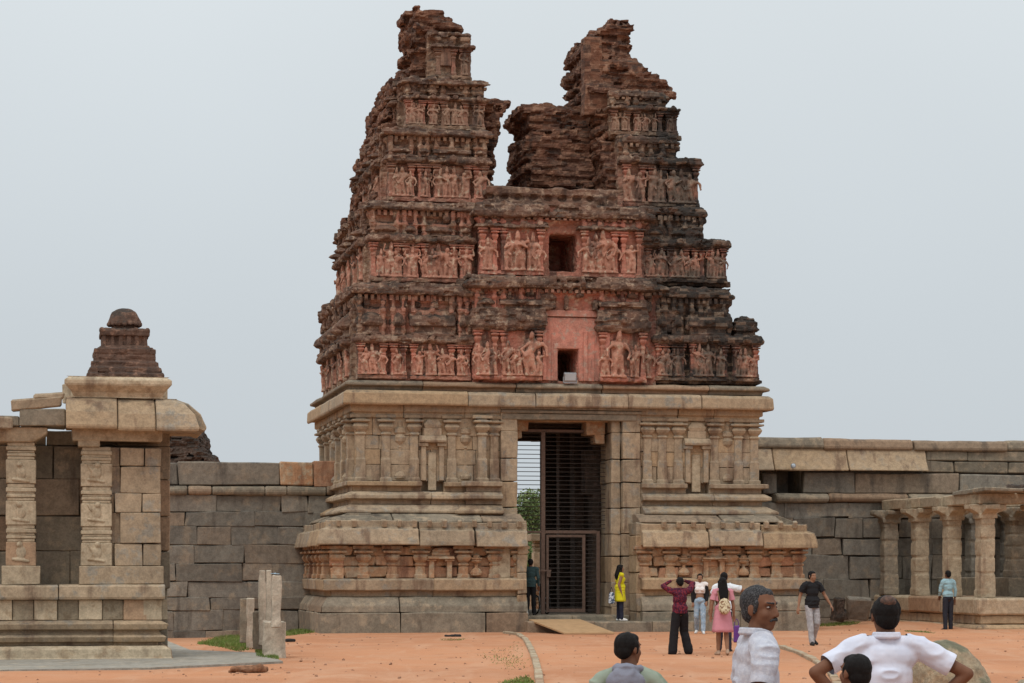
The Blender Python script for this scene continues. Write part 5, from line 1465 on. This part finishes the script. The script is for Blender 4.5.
# 7 man in black T-shirt
person('man in black T-shirt and light grey jeans walking towards the right wall', 812, 53.0, 0, 1.72, R(198), {'l': ((-.30, .03, 1.15), (-.40, .13, .93)), 'r': ((.27, -.06, 1.12), (.33, -.02, .87))}, WALK2,
       cmat('black_cotton', (.015, .015, .017)), cmat('grey_denim', (.30, .29, .30), (.38, .37, .38)), M['black'], 'mid', ('short', None), sleeve='short', vox=.011, headturn=.35)
# 8 man in light blue shirt by the hall plinth
person('man in pale blue shirt and dark trousers standing beside the pillared hall plinth', 948, 65.2, 0.0, 1.72, R(22), {'l': ((-.22, .06, 1.12), (-.16, .18, .98)), 'r': ((.235, -.02, 1.12), (.24, .03, .88))}, STAND,
       cmat('pale_blue_cotton', (.27, .42, .47)), cmat('dark_trouser_cloth', (.025, .026, .035)), M['black'], 'dark', ('short', None), sleeve='long', vox=.012, build=.92, hem=.96)
# 9 foreground man with moustache
p9 = person('man with greying hair and moustache in a pale checked shirt, looking to the right', 757, 11.7, 0, 1.70, R(-82), {'l': ((-.25, -.03, 1.11), (-.25, .08, .87)), 'r': ((.25, -.05, 1.11), (.25, .06, .87))}, STAND,
            cmat('pale_lilac_shirt', (.44, .46, .53), (.50, .52, .58), scale=30, bump=.4), cmat('grey_trousers', (.08, .08, .09)), M['black'], 'dark', ('crop', HAIRG), headturn=R(-46), headtilt=-.02, sleeve='short', vox=.0062, collar=True, detail=True, belly=.01, shz=1.36, build=.94)
r9, P9, q9, he9, s9, ar9 = p9
m = MB()
for sg in (-1, 1): m.cap(q9(0, .098, -.050), q9(sg * .030, .084, -.058), .0085, .0055, 8)
me = fuse(m, .0035, 1); erode(me, .003, 60, 2, 3); link('moustache', me, HAIRG, r9, smooth=True)
# 10 man in white shirt, hands on hips
person('balding man in white shirt seen from behind with both hands on his hips', 886, 12.9, 0, 1.635, R(4), {'l': ((-.43, -.05, 1.245), (-.23, .03, 1.03), (.6, .7, -.3)), 'r': ((.47, -.05, 1.235), (.25, .03, 1.02), (-.6, .7, -.3))}, STAND,
       cmat('white_shirt_cloth', (.62, .65, .76), (.57, .60, .71), scale=5, bump=.35), cmat('dark_grey_trousers', (.05, .05, .06)), M['black'], 'dark', ('balding', None), sleeve='short', vox=.0065, collar=True, shoulder=.20, build=1.0, detail=True, headtilt=.1, shz=1.375)
# 11 boy in front of him
person('boy with short black hair whose head shows in front of the white shirt', 856, 11.2, 0, 1.37, R(35), {'l': ((-.235, -.02, 1.10), (-.235, .06, .86)), 'r': ((.235, -.02, 1.10), (.235, .06, .86))}, STAND,
       cmat('blue_cotton', (.05, .08, .2)), cmat('brown_shorts', (.12, .08, .06)), M['black'], 'dark', ('short', None), sleeve='short', vox=.0065, detail=True, headtilt=.12)
# 12 boy in hooded top
p12 = person('boy in pale green top with a grey hood, seen from behind and turned right', 628.5, 13.5, 0, 1.41, R(-10), {'l': ((-.36, -.0, 1.13), (-.30, .12, .92)), 'r': ((.36, .0, 1.13), (.30, .12, .92))}, STAND,
             cmat('pale_green_jersey', (.26, .31, .25), (.20, .25, .19), scale=5, bump=.35), cmat('dark_shorts', (.05, .05, .07)), M['black'], 'dark', ('short', None), headturn=R(-42), sleeve='long', vox=.0065, detail=True, build=1.0, shz=1.355)
r12, P12, q12, he12, s12, ar12 = p12
m = MB()
for i in range(16):
    a0 = 2 * math.pi * i / 16; a1 = a0 + 2 * math.pi / 16
    pr_ = lambda a: P12(.088 * math.cos(a), .08 * math.sin(a) - .02, 1.425 - .025 * math.sin(a))
    m.cap(pr_(a0), pr_(a1), .024, .024, 10)
m.ell(P12(0, -.105, 1.35), (.115, .05, .075)); m.ell(P12(0, -.115, 1.27), (.06, .035, .09)); m.ell(P12(-.05, -.11, 1.32), (.05, .04, .07)); m.ell(P12(.05, -.11, 1.32), (.05, .04, .07))
me = fuse(m, .008, 3); erode(me, .02, 10, 3, 3, (1.3, 1, .4)); ridge(me, .012); link('hood', me, cmat('grey_hood', (.20, .21, .26), scale=12, bump=.4), r12, smooth=True)
# handbag of the woman in yellow
t = tag(empty('handbag', (r5.location.x, 0, 0), 0), 'blue and white patterned handbag held beside the yellow dress', 'handbag')
t.location = (*XY(611.5, 64.1), step_z + .48)
m = MB(); m.obox((0, 0, .15), (.17, .11, .32), (0, 0, 0), .01, 0, .85); link('bag', m.mesh(bevel=.025), cmat('patterned_fabric', (.06, .09, .14), (.5, .55, .6), scale=12, thr=(.48, .55)), t)
m = MB(); m.cap((-.05, 0, .3), (0, 0, .46), .008, .008, 6); m.cap((.05, 0, .3), (0, 0, .46), .008, .008, 6); link('handle', m.mesh(), M['black'], t)
# pale bag beside the guard, and the wheelchair behind him
t = tag(empty('carrier_bag', (*XY(525.5, 64.9), .45), 0), 'small white bag standing on the threshold by the left gate pier', 'bag')
m = MB(); m.obox((0, 0, .15), (.15, .1, .3), (0, 0, 0), .01, 0, .6); link('bag', m.mesh(bevel=.02), cmat('white_bag', (.7, .68, .62)), t)
wc = tag(empty('wheelchair', (*XY(541.5, 66.3), .45), R(20)), 'dark folded wheelchair parked behind the gate leaf beside the guard', 'wheelchair')
for sg in (-1, 1):
    m = MB(); n = 20
    for i in range(n):
        a0, a1 = 2 * math.pi * i / n, 2 * math.pi * (i + 1) / n
        m.cap((sg * .17, .27 * math.cos(a0), .28 + .27 * math.sin(a0)), (sg * .17, .27 * math.cos(a1), .28 + .27 * math.sin(a1)), .018, .018, 6)
        if i % 3 == 0: m.cap((sg * .17, .27 * math.cos(a0), .28 + .27 * math.sin(a0)), (sg * .17, 0, .28), .004, .004, 4)
    link('wheel', m.mesh(), M['black'], wc)
m = MB()
for sg in (-1, 1):
    m.cap((sg * .14, -.2, .1), (sg * .14, -.2, .92), .013, .013, 6); m.cap((sg * .14, -.2, .5), (sg * .14, .25, .5), .013, .013, 6); m.cap((sg * .14, -.2, .68), (sg * .14, .2, .68), .013, .013, 6); m.cap((sg * .14, .25, .68), (sg * .14, .32, .1), .013, .013, 6)
m.cap((-.14, -.2, .2), (.14, -.2, .6), .01, .01, 6); m.cap((.14, -.2, .2), (-.14, -.2, .6), .01, .01, 6)
link('frame', m.mesh(), M['lampgrey'], wc)
m = MB(); m.box(-.14, .14, -.2, .22, .48, .52); link('seat', m.mesh(bevel=.01), M['black'], wc)
m = MB(); m.box(-.14, .14, -.22, -.18, .52, .88); link('backrest', m.mesh(bevel=.01), M['black'], wc)
# ================================================================== iron gate in the passage
vg = .75
G = tag(empty('iron_gate', (OX, OY, .45), TH), 'tall brown iron bar gate filling the stone gateway', 'gate')
gw = lambda y, px=560: W(y, px, vg) - .45
g0, gm, gd, g1 = JL1 + .03, U(543, vg), U(584, vg), U(598, vg)
zt_, zm_ = gw(431), gw(532)
for (a, b, z0, z1, nm) in ((gm - .06, gm + .06, 0, zt_, 'gate_post'), (g1 - .05, g1 + .05, 0, zm_ + .03, 'gate_post'), (g0, gm - .06, zm_ - .03, zm_ + .03, 'cross_rail'), (gm + .06, g1 - .05, zm_ - .045, zm_ + .045, 'cross_rail'), (g0 - .02, JR0, zt_ - .04, zt_ + .04, 'top_rail')):
    m = MB(); m.box(a, b, vg - .04, vg + .04, z0, z1); link(nm, m.mesh(bevel=.006), M['metal'], G)
leaf = MB()
x0, x1 = gm + .08, gd + .02
for (a, b, z0, z1) in ((x0, x0 + .07, .06, zm_ - .08), (x1 - .09, x1, .06, zm_ - .08), (x0 + .07, x1 - .09, .06, .16), (x0 + .07, x1 - .09, zm_ - .15, zm_ - .08)): leaf.box(a, b, vg - .09, vg - .045, z0, z1)
lf = link('gate_leaf', leaf.mesh(bevel=.004), M['metal'], G)
m = MB(); z = .2
while z < zm_ - .15: m.cap((x0 + .07, vg - .065, z), (x1 - .09, vg - .065, z), .012, .012, 6); z += .125
link('bar_grille', m.mesh(), M['bars'], lf)
m = MB(); m.box(gm - .1, gm + .22, vg - .12, vg - .09, zm_ * .52, zm_ * .52 + .05); m.box(gm + .08, gm + .2, vg - .13, vg - .09, zm_ * .52 - .16, zm_ * .52 + .02); link('latch', m.mesh(bevel=.005), M['metal'], lf)
m = MB(); z = zm_ + .10
while z < zt_ - .05: m.cap((g0, vg, z), (gm - .06, vg, z), .011, .011, 6); m.cap((gm + .06, vg, z), (JR0 - .02, vg, z), .011, .011, 6); z += .125
z = .12
while z < zm_ - .05: m.cap((x1 + .03, vg, z), (g1 - .06, vg, z), .012, .012, 6); z += .125
link('bar_grille', m.mesh(), M['bars'], G)

# ramp board
a, b, c, d = gp(529, 619.6, .31), gp(580, 619.4, .31), gp(615, 631, .03), gp(564, 631.4, .03)
a = Vector((*XY(529, 63.85), .355)); b = Vector((*XY(580, 64.1), .355)); c = Vector((*XY(615, 61.6), .05)); d = Vector((*XY(564, 61.4), .05))
m = MB(); m.add([a, b, c, d, a - v3(0, 0, .04), b - v3(0, 0, .04), c - v3(0, 0, .04), d - v3(0, 0, .04)], [(0, 1, 2, 3), (7, 6, 5, 4), (0, 4, 5, 1), (1, 5, 6, 2), (2, 6, 7, 3), (3, 7, 4, 0)])
tag(link('ramp_board', m.mesh(), M['ply']), 'yellow plywood ramp leaning from the ground up to the gate step', 'ramp')

# kerb stones curving across the yard
def kerb(px_pts, label, wd=.13, h=.06):
    pts_ = [gp(x, y, 0) for x, y in px_pts]
    m = MB(); acc = []
    for i in range(len(pts_) - 1):
        n = max(2, int((pts_[i + 1] - pts_[i]).length / .55))
        for j in range(n): acc.append(pts_[i].lerp(pts_[i + 1], j / n))
    acc.append(pts_[-1])
    for i in range(len(acc) - 1):
        p, q = acc[i], acc[i + 1]; d = (q - p); L = d.length; t_ = (p + q) / 2
        m.obox((t_.x, t_.y, h / 2 - .02 + random.uniform(-.008, .008)), (L - .02, wd, h + .04), (0, 0, math.atan2(d.y, d.x)), .008, random.uniform(-.4, .4))
    return tag(link('kerb_stones', m.mesh(bevel=.012), M['cream']), label, 'kerb')
kerb([(505, 633.5), (518, 635), (526, 641), (531, 650), (535, 660), (538, 672), (540, 690)], 'low curved stone kerb running from the gate step to the bottom edge')
kerb([(728, 640), (757, 643), (782, 648), (800, 654), (814, 661), (830, 672), (840, 690)], 'low stone kerb crossing the yard behind the man with the moustache')

# boulders
def boulder(px, py, Y, r, label, seed, rot=0):
    m = MB(); rr = random.Random(seed)
    for i in range(7): m.ell((rr.uniform(-.3, .3) * r[0], rr.uniform(-.3, .3) * r[1], rr.uniform(-.1, .25) * r[2]), tuple(q * rr.uniform(.6, .8) for q in r))
    me = fuse(m, .03, 2); erode(me, .13, 1.6, 5, seed); x, y = XY(px, Y)
    tag(link('boulder', me, M['boulder'], None, (x, y, py), (0, rot, .3), smooth=True), label, 'boulder')
boulder(940, .29, 29, (.70, .60, .60), 'large rounded lichen covered boulder behind the man in the white shirt', 3, .42)
boulder(1031, .06, 31, (.24, .24, .30), 'grey rock cut off by the right edge of the picture', 5)

# fallen log and small dark things on the earth
m = MB(); m.cap((-.25, 0, .06), (.2, .03, .08), .05, .075, 8); m.cap((-.1, -.05, .05), (.3, .05, .06), .04, .05, 8); m.cap((-.3, .05, .03), (-.05, .1, .05), .03, .03, 8)
me = fuse(m, .014, 1); erode(me, .03, 8, 4, 3, (1, 1, 1)); tag(link('dead_wood', me, M['log'], None, (*gp(248, 673, 0).xy, 0), (0, 0, .1)), 'brown lump of dead wood lying on the red earth', 'wood')
m = MB(); m.cap((-.18, 0, .03), (.2, .02, .03), .03, .04, 8); m.cap((0, -.06, .03), (.1, .08, .05), .03, .03, 8)
me = fuse(m, .014, 1); erode(me, .02, 9, 3, 3); tag(link('rubber_scrap', me, M['black'], None, (*gp(452, 637, 0).xy, 0)), 'black scrap lying in front of the left plinth', 'litter')
m = MB(); m.cap((-.1, 0, .04), (.1, .02, .04), .04, .04, 8)
me = fuse(m, .014, 1); erode(me, .02, 9, 3, 7); tag(link('rubber_scrap', me, M['black'], None, (*gp(290, 642, 0).xy, 0)), 'small black scrap on the earth right of the stone posts', 'litter')

# grass patches and pebbles
def hz(x, y): return ground_h(x, y)
gm_ = MB(); rr = random.Random(8)
def patch(poly, n, h=.09):
    P_ = [gp(x, y, hz(*gp(x, y).xy)) for x, y in poly]
    cx_, cy_ = sum(p.x for p in P_) / len(P_), sum(p.y for p in P_) / len(P_)
    for _ in range(n):
        i = rr.randrange(len(P_)); a_, b_ = P_[i], P_[(i + 1) % len(P_)]
        u_, v_ = rr.random(), rr.random() ** .5; e_ = a_.lerp(b_, u_); x = cx_ + (e_.x - cx_) * v_; y = cy_ + (e_.y - cy_) * v_
        if v_ > .75 and rr.random() < .5: continue
        z = hz(x, y); hh = h * rr.uniform(.4, 1.2); an = rr.uniform(0, 6.3); dx, dy = math.cos(an) * .012, math.sin(an) * .012; lx_, ly_ = rr.uniform(-.05, .05), rr.uniform(-.05, .05)
        gm_.add([(x - dx, y - dy, z - .01), (x + dx, y + dy, z - .01), (x + lx_, y + ly_, z + hh)], [(0, 1, 2)])
patch([(196, 640), (228, 632), (246, 636), (262, 648), (240, 652), (210, 646)], 9000); patch([(256, 650), (282, 656), (276, 661), (256, 658)], 2500)
patch([(286, 628), (318, 628), (320, 632), (286, 636)], 3500); patch([(804, 622), (838, 619), (862, 621), (850, 625), (812, 627)], 2500, .06)
patch([(905, 627), (935, 627), (930, 630), (905, 630)], 600, .04); patch([(498, 683), (526, 676), (536, 684), (520, 692)], 1500, .04)
patch([(440, 639), (468, 639), (462, 641), (440, 641)], 400, .03); patch([(478, 655), (520, 640), (530, 668), (505, 672)], 500, .03)
tag(link('grass', gm_.mesh(recalc=False), M['grass']), kind='stuff')
pb = MB()
for _ in range(900):
    Y = 28 + 38 * rr.random() ** .8; x = rr.uniform(-.24, .24) * Y; r_ = rr.choice((.006, .008, .010, .016, .022)) * rr.uniform(.7, 1.3)
    pb.obox((x, Y, ground_h(x, Y) + r_ * .3), (r_ * 2, r_ * 1.6, r_ * 1.2), (rr.uniform(-.5, .5), rr.uniform(-.5, .5), rr.uniform(0, 3)), r_ * .3)
tag(link('pebbles', pb.mesh(recalc=False), plain('pebble_stone', (.34, .19, .12), .95, 0, .4, 3)), kind='stuff')

# ================================================================== trees seen through the gateway
def tree(px, Y, h, crown, label, seed, n=9000):
    rr = random.Random(seed); root = tag(empty('leafy_tree', (*XY(px, Y), 0), 0), label, 'tree', 'trees beyond the gateway')
    m = MB(); top = h - crown * .9
    m.cap((0, 0, -.2), (.15, 0, top * .6), .22, .15, 8); m.cap((.15, 0, top * .6), (0, .1, top), .15, .10, 8); ends_ = []
    for i in range(9):
        a_ = i * 2.4; e_ = Vector((math.cos(a_) * crown * rr.uniform(.4, .8), math.sin(a_) * crown * rr.uniform(.4, .8), top + rr.uniform(-.2, .9) * crown)); m.cap((.08, .05, top * rr.uniform(.6, 1)), e_, .08, .025, 6); ends_.append(e_)
    link('trunk', m.mesh(), M['bark'], root)
    m = MB(); cl = [e_ + Vector([rr.uniform(-.5, .5) for _ in range(3)]) for e_ in ends_ for _ in range(3)]
    for _ in range(n):
        c = rr.choice(cl); d = Vector([rr.gauss(0, 1) for _ in range(3)]); d = d.normalized() * (rr.random() ** .4) * crown * .36
        p = c + d; s_ = rr.uniform(.05, .11); a_ = Vector([rr.gauss(0, 1) for _ in range(3)]).normalized(); b_ = a_.orthogonal().normalized()
        m.add([p - a_ * s_, p + b_ * s_ * .5, p + a_ * s_, p - b_ * s_ * .5], [(0, 1, 2, 3)])
    link('crown', m.mesh(recalc=False), M['leaf'], root)
tree(524, 100, 4.1, 2.2, 'green leafy tree seen through the left part of the gateway', 3, 14000)
tree(545, 112, 4.0, 2.2, 'further green tree half hidden by the rear gate frame', 6, 8000)
t = tag(empty('leafy_shrub', (*XY(528, 94), 0), 0), 'low green shrub below the tree beyond the gateway', 'shrub')
m = MB(); rr = random.Random(5)
for _ in range(9000):
    p = Vector((rr.gauss(0, .9), rr.gauss(0, .5), abs(rr.gauss(1.2, 1.0)))); s_ = rr.uniform(.05, .1); a_ = Vector([rr.gauss(0, 1) for _ in range(3)]).normalized(); b_ = a_.orthogonal().normalized()
    m.add([p - a_ * s_, p + b_ * s_ * .5, p + a_ * s_, p - b_ * s_ * .5], [(0, 1, 2, 3)])
link('foliage', m.mesh(recalc=False), M['leaf'], t); m = MB(); m.cap((0, 0, -.1), (.1, 0, 1.4), .06, .03, 6); link('stem', m.mesh(), M['bark'], t)
t = tag(empty('stone_pillar', (*XY(539, 79), 0), TH), 'pale stone pillar standing beyond the gateway behind the guard', 'pillar')
m = MB(); carved(m, -.22, .22, -.2, .2, 0, 2.7); me = densify(m, .2, .012); erode(me, .015, 4, 2, 7); link('shaft', me, M['cream'], t)
m = MB(); m.box(-.35, .35, -.3, .3, 2.7, 2.95, .01); link('capital', m.mesh(bevel=.02), M['cream'], t)
# low stone wall and pillar beyond the passage
r = tag(empty('outer_wall', (*XY(530, 92), 0), TH), 'low stone wall beyond the gateway below the tree', 'wall')
m = MB(); m.blocks(-6, 6, 0, .5, -.1, [.55, .5, .5], (.8, 1.8), gap=.02, j=.02); stonepart('block_course', m, M['sandy'], .03, 2, .4, .03, par=r)
